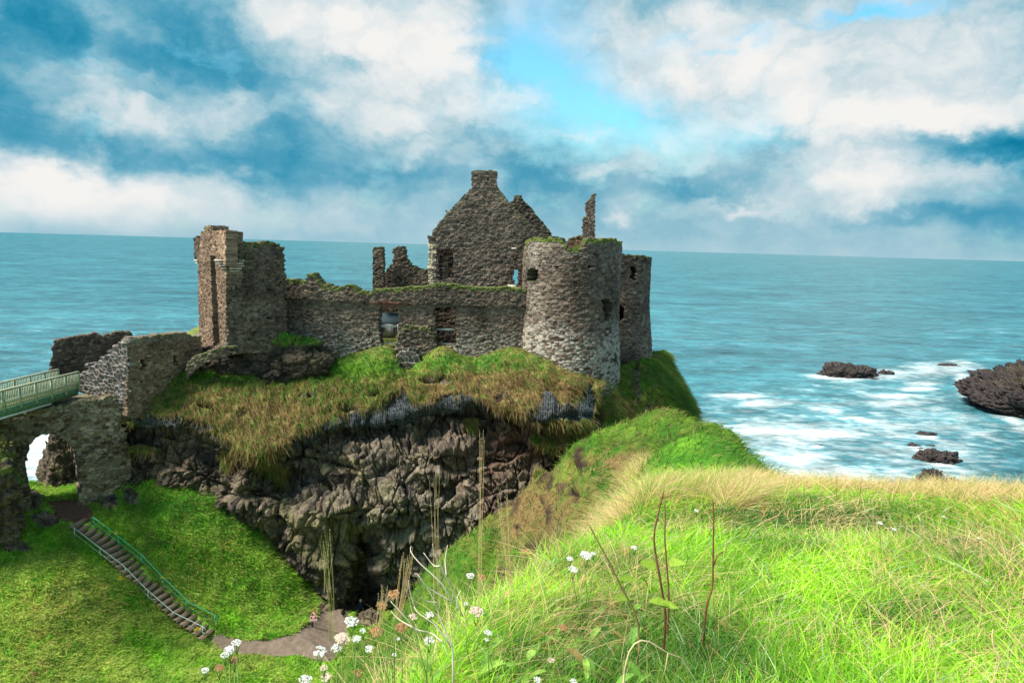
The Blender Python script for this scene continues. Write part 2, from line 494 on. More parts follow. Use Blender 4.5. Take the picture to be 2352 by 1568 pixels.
def rock_colour(P, sx, sy):
    n1 = fbm(P*.35, 4, 5); n2 = fbm(P*1.6, 4, 9); n3 = fbm(P*5., 3, 19)
    _, _, idr = worley3(P/1.1+.4*n2[..., None], 21)
    c = mixc(C_DARKROCK, C_GREYROCK, np.clip(.40+.7*n1+.6*n2+.6*(idr-.5), 0, 1))
    c = mixc(c, C_OLIVE, np.clip(.9*sm(fbm(P*.5, 3, 33)+gb(sx, sy, 760, 1210, 190, 110)*.5, .15, .7), 0, 1)*.8)
    rust = gb(sx, sy, 1200, 1010, 90, 60)+gb(sx, sy, 1090, 1080, 60, 45)+gb(sx, sy, 1120, 1180, 20, 80)
    c = mixc(c, C_RUST, np.clip(rust*(1.0+1.5*n2), 0, 1)*.75)
    pale = .55*gb(sx, sy, 1000, 1250, 190, 120)+gb(sx, sy, 1090, 1100, 26, 80)+.8*gb(sx, sy, 1010, 1240, 60, 50)+.4*gb(sx, sy, 900, 1100, 260, 120)  # pale rock; the broad lower right lobe also paints that face as lit
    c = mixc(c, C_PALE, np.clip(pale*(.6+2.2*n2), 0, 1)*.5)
    c = mixc(c, C_PALE, sm(n3+.5*n2, .75, 1.1)*.8)
    return c*(1+.3*n3[..., None])

def rock_disp(P, a=1.):
    w = P+.45*np.stack([noise3(P*.7, 1), noise3(P*.7, 2), noise3(P*.7, 3)], -1)
    A, _ = facets(w/np.array([3.4, 3.4, 2.3]), 3, 1.6); B, _ = facets(w/np.array([1.3, 1.3, .9]), 7, 1.7); C, _ = facets(w/.42, 17, 1.4)
    ck = worley3((P+.5*noise3(P*.5, 8)[..., None])/np.array([1.7, 1.7, 6.5]), 91); ck = sm(ck[1]-ck[0], .0, .09)
    r = -.45*(1-ck)+1.0*A+.46*B+.20*C+.7*fbm(P*.2, 3, 41)+.06*fbm(P*4, 2, 43)
    return r*a

def grass_colour(P, dry, deep=None):
    n1 = fbm(P*.5, 3, 51); n2 = fbm(P*2.1, 3, 53)
    c = mixc(C_GREEN, C_BRIGHT, np.clip(.35+.8*n1+.5*n2, 0, 1))
    c = mixc(c, C_DEEP, sm(fbm(P*.9, 3, 57)+(0 if deep is None else deep), .1, .7)*.7)
    return mixc(c, C_DRY, np.clip(dry*1.2+(.9*n2+.5*n1)*np.clip(dry*4, 0, 1), 0, 1))

# ------------------------------------------------------------------ castle rock (cliff)
T = [  # columns left to right, rows: plateau back, wall base, slope, lip, under lip, cliff, cliff, foot, buried
 [(480,735,98),(520,725,100),(580,722,101),(700,722,101),(850,724,101),(980,726,101),(1080,727,101),(1180,729,101),(1280,730,101),(1380,732,101),(1440,740,96)],
 [(300,840,74),(400,795,76),(500,792,78),(620,790,78),(750,790,77),(880,789,76),(1000,789,76),(1100,790,76),(1200,795,76),(1300,810,76),(1400,820,78)],
 [(255,925,63),(345,890,64),(425,838,66),(560,845,67.2),(730,822,69),(870,796,69.2),(1000,796,69),(1100,806,69),(1195,800,68.6),(1300,858,66),(1385,880,66.5)],
 [(250,945,61.5),(330,925,62),(420,900,63),(560,905,64),(730,885,65.5),(870,856,66.5),(1000,856,66),(1100,860,66),(1195,870,65.5),(1300,905,64),(1372,915,65)],
 [(245,965,60.5),(335,985,60.6),(440,980,61),(590,1035,59.5),(730,985,62),(870,960,63.5),(985,935,64),(1100,925,63.5),(1195,945,62.5),(1300,962,62),(1366,962,63.5)],
 [(240,985,61),(335,1000,61.8),(440,1000,62.2),(590,1050,61),(735,1005,63.5),(875,982,65),(985,957,65.5),(1100,950,65.3),(1200,968,64.5),(1300,985,63.5),(1366,1000,64)],
 [(225,1050,61),(335,1050,61.2),(450,1060,61.3),(590,1100,61),(740,1090,61.6),(880,1080,61.5),(990,1070,62),(1100,1070,62.5),(1200,1070,63),(1290,1060,63),(1370,1060,64)],
 [(210,1110,61),(335,1110,60.8),(450,1120,60.6),(590,1160,60.2),(740,1180,60),(880,1190,59.5),(990,1180,60),(1100,1180,60.6),(1200,1170,61.5),(1290,1150,62),(1370,1130,64)],
 [(200,1150,61),(335,1150,60.6),(450,1150,60.6),(590,1215,60.2),(720,1290,59.6),(860,1310,59.2),(990,1290,59.6),(1100,1270,60.5),(1200,1240,61),(1290,1220,62),(1370,1200,64)],
 [(200,1200,61),(335,1200,60.6),(450,1210,61),(590,1280,61),(720,1370,60),(850,1420,59),(990,1410,59),(1100,1380,60),(1200,1340,61),(1290,1320,62),(1370,1290,64)],
 [(200,1300,61),(335,1300,60.6),(450,1320,61),(590,1400,61),(720,1480,60),(850,1540,59),(990,1540,59),(1100,1500,60),(1200,1440,61),(1290,1420,62),(1370,1390,64)],
]
for k_, r_ in enumerate(T):       # one more column: the dip under the pier between the doorways
    a_, b_ = r_[5], r_[6]; c_ = [(a_[q]+b_[q])/2 for q in range(3)]
    if k_ == 2: c_[1] = 846; c_[2] = 68.6
    if k_ == 3: c_[1] += 18
    r_.insert(6, tuple(c_))
T[2][4] = (745,840,69); T[2][5] = (886,798,69.2); T[2][7] = (1012,797,69); T[2][8] = (1085,832,69); T[2][9] = (1180,802,68.6)
def build_cliff():
    A = loft(T, 950, 640)
    sx, sy, d = A[..., 0], A[..., 1], A[..., 2].copy()
    # fissure cave and large hollows / bulges of the face
    wob = 10*noise3(np.stack([sx*.02, sy*.02, sx*0], -1), 61)
    d += 4.6*np.exp(-((sx-(838+wob+(sy-1300)*.03))/25)**2)*sm(sy, 1205, 1250)
    d += .7*gb(sx, sy, 935, 1330, 100, 95)
    d -= .7*gb(sx, sy, 900, 1170, 140, 45)+1.6*gb(sx, sy, 745, 1190, 60, 60)+1.2*gb(sx, sy, 1000, 1040, 120, 30)
    d += 1.2*gb(sx, sy, 1010, 1120, 60, 22)+1.5*gb(sx, sy, 700, 1100, 70, 25)
    d -= 1.3*gb(sx, sy, 560, 1120, 40, 40)
    P = W(sx, sy, d)
    N = toward_cam(P, normals(P))
    # what is turf, what is bare rock (albedo regions of the real place)
    nz = 16*fbm(P*.8, 3, 71)
    X, Y = sx+nz, sy+nz*.9
    lip = np.interp(X, [230,300,330,420,490,540,600,650,700,760,830,880,930,980,1060,1125,1200,1230,1370,1450],
                       [930,975,992,968,992,1025,1040,1022,992,975,972,965,935,935,912,935,962,975,1000,1010])
    g = (Y < lip)
    for c in ((610,1060,40,28),(640,1085,30,22),(575,1035,50,25),(1085,975,24,26),(1290,1010,90,28),(1345,1040,60,30),(520,1060,20,30),(320,1030,45,16),(1240,1100,25,30)):
        g |= gb(X, Y, *c) > .5
    for c in ((560,838,110,22),(1000,872,45,14),(925,832,22,14),(1020,915,30,9),(860,905,22,8),(700,905,26,9),(560,950,18,10),(1150,912,26,8),(800,935,30,9),(470,930,20,8)):
        g &= ~(gb(X, Y, *c) > .55)
    net = net_mask(X, Y)
    g &= ~net
    gf = g.astype(float)
    for _ in range(2):
        gf[1:-1, 1:-1] = (gf[1:-1, 1:-1]*2+gf[:-2, 1:-1]+gf[2:, 1:-1]+gf[1:-1, :-2]+gf[1:-1, 2:])/6
    tus = worley3(P/np.array([1., 1., .8]), 81)[0]
    dg = .5*fbm(P*.3, 3, 73)+.40*(.6-tus)+.12*fbm(P*2.2, 3, 75)+.12
    dr = rock_disp(P, 1.15)
    fade = sm(sy, 800, 835)[..., None]
    P = P+N*(dg*gf+dr*(1-gf))[..., None]*fade
    dry = np.clip(.42+.35*gb(sx, sy, 1150, 900, 200, 70)+.25*gb(sx, sy, 600, 980, 200, 70)-.45*gb(sx, sy, 640, 850, 320, 30)
                  - .30*gb(sx, sy, 1050, 830, 260, 28), 0, 1)
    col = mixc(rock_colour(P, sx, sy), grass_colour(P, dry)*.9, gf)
    netc = net.astype(float)
    col = mixc(col, np.array([.030, .040, .048]), netc*.75)
    col = mixc(col, C_SOIL, gb(sx, sy, 1290, 1000, 60, 20)*.4)
    grid_mesh('cliff', P, M_ROCK, col, smooth=False)
    bpy.data.objects['cliff']['kind'] = 'structure'
    vis = ((sy > 780) & (sy < 1150)).astype(float)
    w = (gf*vis)[:-1, :-1]
    R, i, j = scatter(P, w, 70000)
    dd = dry[i, j]
    C = grass_colour(R, dd)*(.75+.6*rng.random((len(R), 1)))
    C = np.where((rng.random(len(R)) < dd*.55)[:, None], np.array([.30, .19, .095])*(.7+.6*rng.random((len(R), 1))), C*.85)
    lean = np.tile([.15, -.35, -.45], (len(R), 1))
    blades('cliff_grass', R, N[i, j], (.22+.42*rng.random(len(R)))*np.where(sy[i, j] < 850, .6, 1), .045+.03*rng.random(len(R)), C, lean, 2, .8,
           'shaggy green and tan grass hanging over the castle cliff', 'grass', spread=.4)
    return P, sx, sy, N

NETS = [[(308,958),(345,948),(372,960),(440,960),(500,984),(430,988),(312,993)],
        [(655,1032),(690,1005),(740,975),(800,950),(870,935),(925,890),(945,925),(985,925),(1060,908),(1122,925),(1126,942),(1050,937),(960,953),(915,978),(850,986),(805,978),(745,1003),(680,1035)],
        [(1195,965),(1235,935),(1262,895),(1280,935),(1318,928),(1340,898),(1362,872),(1362,962)]]
def net_mask(x, y):
    m = np.zeros(x.shape, bool)
    for p in NETS: m |= inpoly(x, y, p)
    return m

CL_P, CL_X, CL_Y, CL_N = build_cliff()

def pick(P, sx_, sy_):
    X, Y = proj(P)
    k = np.argmin((X-sx_)**2+(Y-sy_)**2); return P.reshape(-1, 3)[k]

# ------------------------------------------------------------------ right flank of the castle rock
def build_flank():
    rows = [
     [(1345,860,74),(1400,860,78),(1450,838,82),(1510,806,86),(1530,812,98),(1500,820,110)],
     [(1340,880,68.5),(1400,870,70),(1435,842,75),(1500,826,79),(1533,832,90),(1510,840,105)],
     [(1338,905,66.5),(1385,905,68),(1435,868,72),(1503,850,76),(1553,868,86),(1530,880,104)],
     [(1338,945,65.5),(1385,950,66.5),(1440,910,69.5),(1510,880,73),(1582,915,82),(1560,930,104)],
     [(1335,1000,65),(1385,1000,66),(1440,985,68),(1512,960,71),(1592,970,80),(1580,1000,104)],
     [(1335,1090,65),(1385,1090,66),(1440,1080,68),(1512,1060,71),(1600,1060,79),(1600,1100,104)],
     [(1335,1300,65),(1385,1300,66),(1440,1300,68),(1512,1300,71),(1640,1300,77),(1700,1200,104)],
    ]
    A = loft(rows, 380, 420); P = W(A[..., 0], A[..., 1], A[..., 2]); N = toward_cam(P, normals(P))
    sx, sy = A[..., 0], A[..., 1]; n = 14*fbm(P*.7, 3, 91)
    rk = np.clip(gb(sx+n, sy+n, 1462, 880, 13, 75)+gb(sx+n, sy+n, 1375, 960, 14, 30)+gb(sx+n, sy+n, 1490, 930, 10, 40), 0, 1)
    rk = np.maximum(sm(rk, .4, .6), sm(P[..., 2], 24, 18))
    P = P+N*((.7*fbm(P*.3, 4, 93)+.3*(.6-worley3(P/1.1, 95)[0]))*(1-rk)+rock_disp(P, .8)*rk)[..., None]
    dry = np.clip(.22+.25*gb(sx, sy, 1420, 940, 60, 40)+.2*fbm(P*.5, 2, 97), 0, 1)
    col = mixc(grass_colour(P, dry, .15)*.9, rock_colour(P, sx, sy), rk)
    grid_mesh('headland_slope', P, M_TURF, col)['kind'] = 'structure'
    R, i, j = scatter(P, ((1-rk)*(P[..., 2] > 22))[:-1, :-1], 22000)
    C = grass_colour(R, dry[i, j], .1)*(.7+.6*rng.random((len(R), 1)))
    blades('headland_grass', R, N[i, j], .3+.45*rng.random(len(R)), .05+.03*rng.random(len(R)), C, np.tile([.3, -.3, -.4], (len(R), 1)), 2, .8,
           'green grass on the steep slope right of the round tower', 'grass', spread=.4)
build_flank()

# ------------------------------------------------------------------ grassy hollow below the castle
V = [
 [(-260,1060,62),(40,1105,61.5),(120,1120,61.5),(200,1108,62),(290,1100,63),(440,1095,63),(560,1165,63),(650,1250,62.5),(790,1395,62),(860,1398,62),(1010,1380,62),(1150,1330,62)],
 [(-260,1100,58),(40,1140,58),(120,1150,58.5),(200,1140,59.5),(290,1118,60.5),(440,1118,60.8),(560,1190,60.6),(640,1275,60),(735,1380,59.5),(845,1415,58.5),(1000,1410,58),(1150,1370,58)],
 [(-260,1180,54),(30,1200,55),(130,1190,56),(240,1205,57.4),(340,1200,58),(460,1210,58.4),(560,1260,58.6),(630,1330,58),(720,1410,57.6),(800,1450,56.6),(1000,1480,55),(1150,1440,55)],
 [(-260,1290,50.5),(30,1270,52.5),(140,1270,53.6),(270,1300,54.8),(380,1330,55.4),(470,1350,56),(560,1370,56.4),(620,1400,56.4),(700,1430,56),(790,1480,54),(1000,1550,51),(1150,1530,50)],
 [(-260,1390,47.5),(30,1350,50),(160,1360,51),(300,1410,52),(430,1450,52.8),(500,1462,53.2),(580,1468,53.4),(640,1462,53.6),(700,1460,54),(780,1520,51),(1000,1640,46),(1150,1650,44)],
 [(-260,1500,44.5),(30,1460,46.5),(180,1470,48),(320,1490,49.5),(430,1500,50.3),(510,1505,50.8),(600,1512,51),(680,1515,51),(740,1510,51),(800,1580,47),(1000,1760,40),(1150,1800,38)],
 [(-260,1640,40.5),(30,1620,41.5),(180,1620,43),(320,1620,44),(430,1610,45),(510,1600,46),(600,1600,46.5),(680,1610,46.5),(740,1620,46),(800,1700,42),(1000,1950,34),(1150,2000,32)],
 [(-260,1900,33),(30,1900,34),(180,1900,35),(320,1900,36),(430,1900,36),(510,1900,36),(600,1900,36),(680,1900,36),(740,1900,36),(800,1950,34),(1000,2200,28),(1150,2300,26)],
]
PATH = [(478,1462),(500,1455),(560,1468),(630,1470),(680,1452),(706,1430),(730,1412),(770,1395),(800,1425),(790,1480),(760,1520),(690,1507),(600,1503),(520,1497),(490,1480)]
TRAIL = [(100,1150),(185,1145),(215,1180),(190,1205),(160,1205),(130,1185)]
def build_valley():
    A = loft(V, 560, 460); P = W(A[..., 0], A[..., 1], A[..., 2]); N = toward_cam(P, normals(P))
    sx, sy = A[..., 0], A[..., 1]; n = 12*fbm(P*.7, 3, 101)
    X, Y = sx+n, sy+n
    pm = inpoly(sx+n*.3, sy+n*.3, PATH).astype(float)
    tm = inpoly(X, Y, TRAIL).astype(float)
    rk = np.zeros(sx.shape)
    for c in ((0,1130,70,40),(60,1150,45,35),(105,1190,40,22),(35,1255,42,22),(250,1150,30,22),(300,1140,20,25),(770,1400,55,20),(840,1420,40,30),(-120,1180,110,60)):
        rk = np.maximum(rk, gb(X, Y, *c))
    rk = sm(rk, .42, .6)*(1-pm); gm = (1-rk)*(1-pm)*(1-tm)
    disp = (.45*fbm(P*.28, 3, 103)+.22*(.5-worley3(P/1.2, 105)[0])+.1*fbm(P*1.6, 3, 107))*gm+rock_disp(P, .7)*rk+.05*fbm(P*1.5, 3, 109)*pm
    P = P+N*disp[..., None]
    dry = np.clip(.03+.26*gb(sx, sy, 180, 1380, 180, 60)+.16*gb(sx, sy, 120, 1500, 160, 80)+.14*gb(sx, sy, 480, 1290, 120, 60)+.2*fbm(P*.25, 2, 111), 0, .8)
    gc = mixc(grass_colour(P, dry)*1.6, np.array([.34, .42, .09]), np.clip(.30+.9*fbm(P*.35, 3, 117)+.3*gb(sx, sy, 150, 1450, 250, 130), 0, .75))
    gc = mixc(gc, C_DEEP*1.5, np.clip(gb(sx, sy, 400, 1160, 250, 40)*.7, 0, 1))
    col = mixc(gc, rock_colour(P, sx, sy), rk)
    col = mixc(col, C_SOIL*.8, tm)
    col = mixc(col, np.array([.15, .12, .105]), pm)
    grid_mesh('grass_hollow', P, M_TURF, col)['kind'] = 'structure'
    # the gravel path: its own sheet a few millimetres above the ground it lies on
    kp = pm[:-1, :-1] > .5
    gcol = np.array([.165, .125, .098])*(1+.35*fbm(P*2.5, 4, 113)[..., None])
    idx = np.arange(P.shape[0]*P.shape[1]).reshape(P.shape[:2])
    Q = np.stack([idx[:-1, :-1], idx[1:, :-1], idx[1:, 1:], idx[:-1, 1:]], -1)[kp]
    u, inv = np.unique(Q, return_inverse=True)
    mesh_np('gravel_path', (P+np.array([0, 0, .02])).reshape(-1, 3)[u], inv.reshape(-1, 4), mat_attr('gravel', .95, .7, 30, .3, 22), gcol.reshape(-1, 3)[u], True)['kind'] = 'structure'
    kt = (tm[:-1, :-1] > .5)
    Q = np.stack([idx[:-1, :-1], idx[1:, :-1], idx[1:, 1:], idx[:-1, 1:]], -1)[kt]
    u, inv = np.unique(Q, return_inverse=True)
    mesh_np('earth_path', (P+np.array([0, 0, .02])).reshape(-1, 3)[u], inv.reshape(-1, 4), M_TURF, (np.array([.12, .06, .045])*(1+.4*fbm(P*2, 4, 115)[..., None])).reshape(-1, 3)[u], True)['kind'] = 'structure'
    st = sm(segdist(sx, sy, [(175,1205),(243,1245),(316,1320),(390,1391),(470,1450)])[0], 14, 22)
    R, i, j = scatter(P, ((gm > .5)*st*(sx > -60)*(sy < 1640)*(sx < 900))[:-1, :-1], 110000)
    dd = dry[i, j]
    C = grass_colour(R, dd)*(.75+.6*rng.random((len(R), 1)))
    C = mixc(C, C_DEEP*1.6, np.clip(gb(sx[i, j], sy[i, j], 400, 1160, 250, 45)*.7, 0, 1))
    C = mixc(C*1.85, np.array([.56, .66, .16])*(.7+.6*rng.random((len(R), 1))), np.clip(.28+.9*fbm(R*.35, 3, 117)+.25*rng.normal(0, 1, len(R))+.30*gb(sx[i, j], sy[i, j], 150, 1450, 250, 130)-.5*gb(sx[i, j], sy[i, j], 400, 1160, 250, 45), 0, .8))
    C = np.where((rng.random(len(R)) < .06+dd*.3)[:, None], np.array([.50, .36, .17])*(.7+.6*rng.random((len(R), 1))), C)
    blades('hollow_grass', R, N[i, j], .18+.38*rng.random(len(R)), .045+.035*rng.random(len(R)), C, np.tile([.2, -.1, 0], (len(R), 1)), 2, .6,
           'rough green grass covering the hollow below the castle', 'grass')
    return P, sx, sy
VA_P, VA_X, VA_Y = build_valley()

# ------------------------------------------------------------------ mainland: foreground slope and green spur (height field)
FG = [(-6,-3),(-1.1,0),(-.50,2.3),(-.02,4.3),(1.25,7.2),(2.2,9.6),(3.1,12.7),(3.7,15.8),(4.4,17.6),(5.2,17.2),(5.0,14.5),(4.8,12.9),(6.2,12.1),(8.6,11.3),(12,11),(22,10.5),(30,-4)]
RID = [(4.6,15.2,-4.75),(5.2,17.6,-4.85),(6.0,21,-6.6),(6.8,26,-8.9),(8.2,32,-9.5),(10.0,39,-9.7),(10.8,46,-10.9),(11.8,56,-15),(12.6,68,-20)]
RID2 = [(9.6,38,-10.0),(12.6,42,-10.3),(13.4,47,-13)]
def plane_z(x, y):
    z = -1.62-.2*np.maximum(y, 0)-.055*np.maximum(y-6, 0)*(1-sm(y, 13, 17)*.6)-.12*np.minimum(y, 0)
    z = z+.10*gb(x, y, 3.2, 10.2, 5, 1.1)-.22*gb(x, y, 3.5, 7.6, 3.2, 1.0)+.035*np.maximum(x-2, 0)*np.exp(-(y/9)**2)
    return z
def H(x, y):
    s, t, _ = segdist(x, y, FG, True)
    ins = inpoly(x, y, FG)
    s = np.where(ins, 0, s)
    right = sm(x-.25*y, 1.0, 2.6)
    k = 1.9-.4*right
    z1 = plane_z(np.clip(x, -3, 30), np.clip(y, -3, 20))-k*(np.sqrt(s*s+.5**2)-.5)-.03*s*s*(s < 12)-(s >= 12)*(.03*144+.72*(s-12))
    def ridge(pts, wl, kl, kr):
        d, tt, sg = segdist(x, y, pts)
        rz = np.interp(tt, np.arange(len(pts)), [p[2] for p in pts])
        # sg>0 : right of the direction of travel
        f = np.where(sg < 0, kl if kl > 0 else np.interp(tt, [0, 2.5, 4.5], [1.9, 1.3, .62]), kr)
        dd = np.sqrt(d*d+wl*wl)-wl
        return rz-f*dd-.02*np.where(sg < 0, 1, 2)*dd*dd
    z2 = np.maximum(ridge(RID, 1.9, -1, 1.15), ridge(RID2, 1.6, .6, 1.3))
    h = np.maximum(z1, z2)+.25*np.exp(-np.abs(z1-z2)/1.2)*0
    m = np.exp(-np.abs(z1-z2)/.8)
    return np.maximum(h+.15*m, -43), s

def build_mainland():
    nr, na = 620, 640
    r = np.geomspace(.7, 75, nr)[:, None]; a = np.radians(np.linspace(-62, 58, na))[None, :]
    x, y = r*np.sin(a), r*np.cos(a)-.3
    h, s = H(x, y)
    P0 = np.stack([x, y, h+CAMZ], -1)
    far = sm(y, 16, 30); off = sm(s, .5, 3)
    h = h+(.10*fbm(P0*.7, 4, 121)+.05*fbm(P0*2.5, 3, 123))*(1-far)+far*(1.2*fbm(P0*.16, 4, 125)+2.2*(.5-worley3((P0+1.2*noise3(P0*.3, 12)[..., None])/np.array([4.2, 6.0, 4.2]), 127)[0])+.45*(.5-worley3(P0/1.7, 128)[0])+.15*fbm(P0*.9, 3, 129))
    P = np.stack([x, y, h+CAMZ], -1)
    N = toward_cam(P, normals(P)); N *= np.sign(N[..., 2:3]+1e-6)
    sx, sy = proj(P)
    n = 26*fbm(P*.45, 4, 131)
    rk = np.zeros(sx.shape)
    for c in ((1330,1055,16,34),(1310,1130,20,18),(1260,1100,14,50),(1215,1250,25,25),(1240,1330,45,22),(1170,1320,35,30),(1180,1160,14,40),(1265,1180,12,30),(1465,990,9,8)):
        rk = np.maximum(rk, gb(sx+n, sy+n, *c))
    rk = sm(rk*1.05+.55*fbm(P*.9, 4, 137), .48, .60)*sm(y, 8, 14)
    P = P+N*(rock_disp(P, .55)*rk)[..., None]
    dry = dry_fg(x, y, sx, sy, P)
    gm_ = grass_colour(P, dry)*(1-.35*far[..., None]); col = mixc(gm_, rock_colour(P, sx, sy)*np.array([.50, .42, .36]), rk)
    steep = sm(N[..., 2], .5, .25)
    col = mixc(col, rock_colour(P, sx, sy), steep*sm(y, 14, 22)*.6)
    grid_mesh('hillside', P, M_TURF, col)['kind'] = 'structure'
    return P, N, x, y, s, sx, sy, rk

def dry_fg(x, y, sx, sy, P):
    s = segdist(x, y, [(2.6,10.8),(3.3,12.6),(4.6,12.6),(8.6,11.3),(14,11)])[0]
    crest = (np.exp(-(s/1.5)**2)+.45*fbm(P*1.1, 3, 135)*np.exp(-(s/2.6)**2))*sm(x, .5, 2)*(1-.85*gb(sx, sy, 1540, 1105, 170, 45))
    tan = np.clip(.95*crest+.50*gb(sx, sy, 1290, 1190, 170, 90)*sm(y, 7, 11)+.4*gb(sx, sy, 1200, 1180, 60, 90)+.5*gb(sx, sy, 1430, 1060, 60, 20)*(y > 18)
                  +.7*gb(sx, sy, 1440, 1080, 40, 40)*sm(y, 13, 18)+.30*gb(sx, sy, 2320, 1260, 230, 110), 0, 1)
    tan = tan+.12*sm(fbm(P*.8, 2, 133), .1, .6)
    return np.clip(tan+.10*(y > 20), 0, 1)

ML = build_mainland()
def ground_z(x, y):
    h, _ = H(np.array([float(x)]), np.array([float(y)])); return float(h[0])+CAMZ

def build_fg_grass():
    P, N, x, y, s, sx, sy, rk = ML
    inv = (sx > -150) & (sx < 2520) & (sy < 1760) & (sy > 850)
    dist = np.hypot(x, y)
    # near sward: tufts, each with its own lean, length and colour
    wv = inv*np.where(dist < 15, 1, 0)*(1/(dist+.4)**1.75)*np.where(s < .8, 1, .35)*(s < 3)
    nt = 17000
    T0, ti, tj = scatter(P, wv[:-1, :-1], nt)
    td = dist[ti, tj]
    tlen = .6+.8*rng.random(nt)**1.5; thue = rng.normal(0, .45, nt); tsp = .4+.7*rng.random(nt)
    tsz = (.035+.05*rng.random(nt))*np.clip(td/3, .8, 2.6)
    twd = np.stack([.22+.40*fbm(T0*.45, 2, 145)+rng.normal(0, .18, nt), .12+.35*fbm(T0*.45, 2, 147)+rng.normal(0, .18, nt), -.04+0*td], -1)
    per = 10; n = nt*per; tk = np.repeat(np.arange(nt), per)
    ang = rng.random(n)*2*math.pi; q = np.sqrt(rng.random(n))
    off = np.stack([np.cos(ang)*q, np.sin(ang)*q, 0*q], -1)
    i, j = ti[tk], tj[tk]
    R = T0[tk]+off*tsz[tk][:, None]; nn = N[i, j]
    R[:, 2] -= (off[:, 0]*nn[:, 0]+off[:, 1]*nn[:, 1])*tsz[tk]/np.maximum(nn[:, 2], .3)+.01
    d = td[tk]; X, Y = R[:, 0], R[:, 1]; SX, SY = sx[i, j], sy[i, j]
    dry = dry_fg(x[i, j], y[i, j], SX, SY, R)
    patch = fbm(R*1.1, 3, 141)
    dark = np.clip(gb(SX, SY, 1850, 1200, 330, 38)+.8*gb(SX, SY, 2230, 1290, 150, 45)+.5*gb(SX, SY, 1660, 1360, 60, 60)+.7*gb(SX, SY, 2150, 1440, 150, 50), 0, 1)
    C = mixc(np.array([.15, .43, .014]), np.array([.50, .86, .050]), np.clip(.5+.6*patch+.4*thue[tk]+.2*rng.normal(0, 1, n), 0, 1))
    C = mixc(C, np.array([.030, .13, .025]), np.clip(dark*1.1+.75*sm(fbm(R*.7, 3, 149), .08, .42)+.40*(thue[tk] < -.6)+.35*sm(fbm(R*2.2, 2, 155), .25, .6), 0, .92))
    C = np.where((rng.random(n) < .07)[:, None], np.array([.42, .56, .30])*(.8+.4*rng.random((n, 1))), C)
    isdry = rng.random(n) < dry*.9+.07+.16*gb(SX, SY, 1350, 1400, 200, 100)+.30*(thue[tk] > 1.0)
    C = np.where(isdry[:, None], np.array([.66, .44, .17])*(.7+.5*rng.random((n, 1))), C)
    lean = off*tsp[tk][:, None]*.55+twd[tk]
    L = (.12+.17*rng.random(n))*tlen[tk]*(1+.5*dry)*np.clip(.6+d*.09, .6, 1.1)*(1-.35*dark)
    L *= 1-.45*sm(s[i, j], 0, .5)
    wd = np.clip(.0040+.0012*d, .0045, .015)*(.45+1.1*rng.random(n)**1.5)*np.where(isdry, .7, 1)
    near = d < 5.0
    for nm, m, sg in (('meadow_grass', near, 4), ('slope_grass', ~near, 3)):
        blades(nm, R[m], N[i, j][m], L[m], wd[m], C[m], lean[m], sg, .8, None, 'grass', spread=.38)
    tag(bpy.data.objects['meadow_grass'], 'bright green long grass nearest the viewer', 'grass')
    tag(bpy.data.objects['slope_grass'], 'bright green grass running up to the crest of the slope', 'grass')
    # tall dry seed grass along the crest
    wv = inv*(dist < 26)*(dist > 5)*(dry_fg(x, y, sx, sy, P) > .35)*np.where(s < 1.5, 1, .1)/(dist**1.2)
    n = 52000
    R, i, j = scatter(P, wv[:-1, :-1], n)
    C = np.array([.84, .62, .33])*(.7+.45*rng.random((n, 1)))
    C = np.where((rng.random(n) < .25+.3*gb(sx[i, j], sy[i, j], 1560, 1120, 140, 60))[:, None], np.array([.34, .50, .06])*(.7+.5*rng.random((n, 1))), C)
    wind = np.stack([.35+.35*fbm(R*.8, 2, 151)+.3*rng.normal(0, 1, n), .1+.25*rng.normal(0, 1, n), 0*R[:, 0]], -1)
    blades('dry_grass', R, N[i, j], .20+.42*rng.random(n), .006+.004*rng.random(n), C, wind, 3, .55,
           'tall tan seed grass along the crest of the slope', 'grass', spread=.5)
    # thin straw stems and seed heads blown about over the green
    wv = inv*(dist < 13)*(dist > 1.8)*(s < .6)*(sm(fbm(P*.6, 3, 161)+.35*gb(sx, sy, 2250, 1330, 260, 170)+.3*gb(sx, sy, 1400, 1380, 200, 90), -.05, .5)+.05)/(dist**1.6)
    n = 5000
    R, i, j = scatter(P, wv[:-1, :-1], n)
    C = np.array([.78, .58, .30])*(.7+.5*rng.random((n, 1)))
    wind = np.stack([.45+.5*rng.normal(0, 1, n), .1+.5*rng.normal(0, 1, n), -.05+0*R[:, 0]], -1)
    blades('straw_stems', R, N[i, j], .24+.26*rng.random(n), .0016+.0007*dist[i, j], C, wind, 4, .7,
           'pale straw stems blown to the right over the green grass', 'grass', spread=.25)
    # the spur beyond
    wv = inv*(dist >= 13)*(rk < .5)/(dist**.9)
    n = 80000
    R, i, j = scatter(P, wv[:-1, :-1], n)
    dry = dry_fg(x[i, j], y[i, j], sx[i, j], sy[i, j], R)
    C = grass_colour(R, np.clip(dry*.8+.22*sm(fbm(R*.35, 2, 139), 0, .5), 0, 1), .3)*(.72+.6*rng.random((n, 1)))
    C = np.where((rng.random(n) < dry*.6+.04)[:, None], C_DRY*1.3*(.7+.5*rng.random((n, 1))), C)
    dd = dist[i, j]
    blades('spur_grass', R, N[i, j], (.16+.26*rng.random(n))*(1+dd/60), np.clip(dd*.0011, .012, .05)*(.7+.6*rng.random(n)), C,
           np.tile([.3, 0, -.1], (n, 1)), 2, .7, 'wind combed green grass on the mounds of the spur', 'grass')
build_fg_grass()

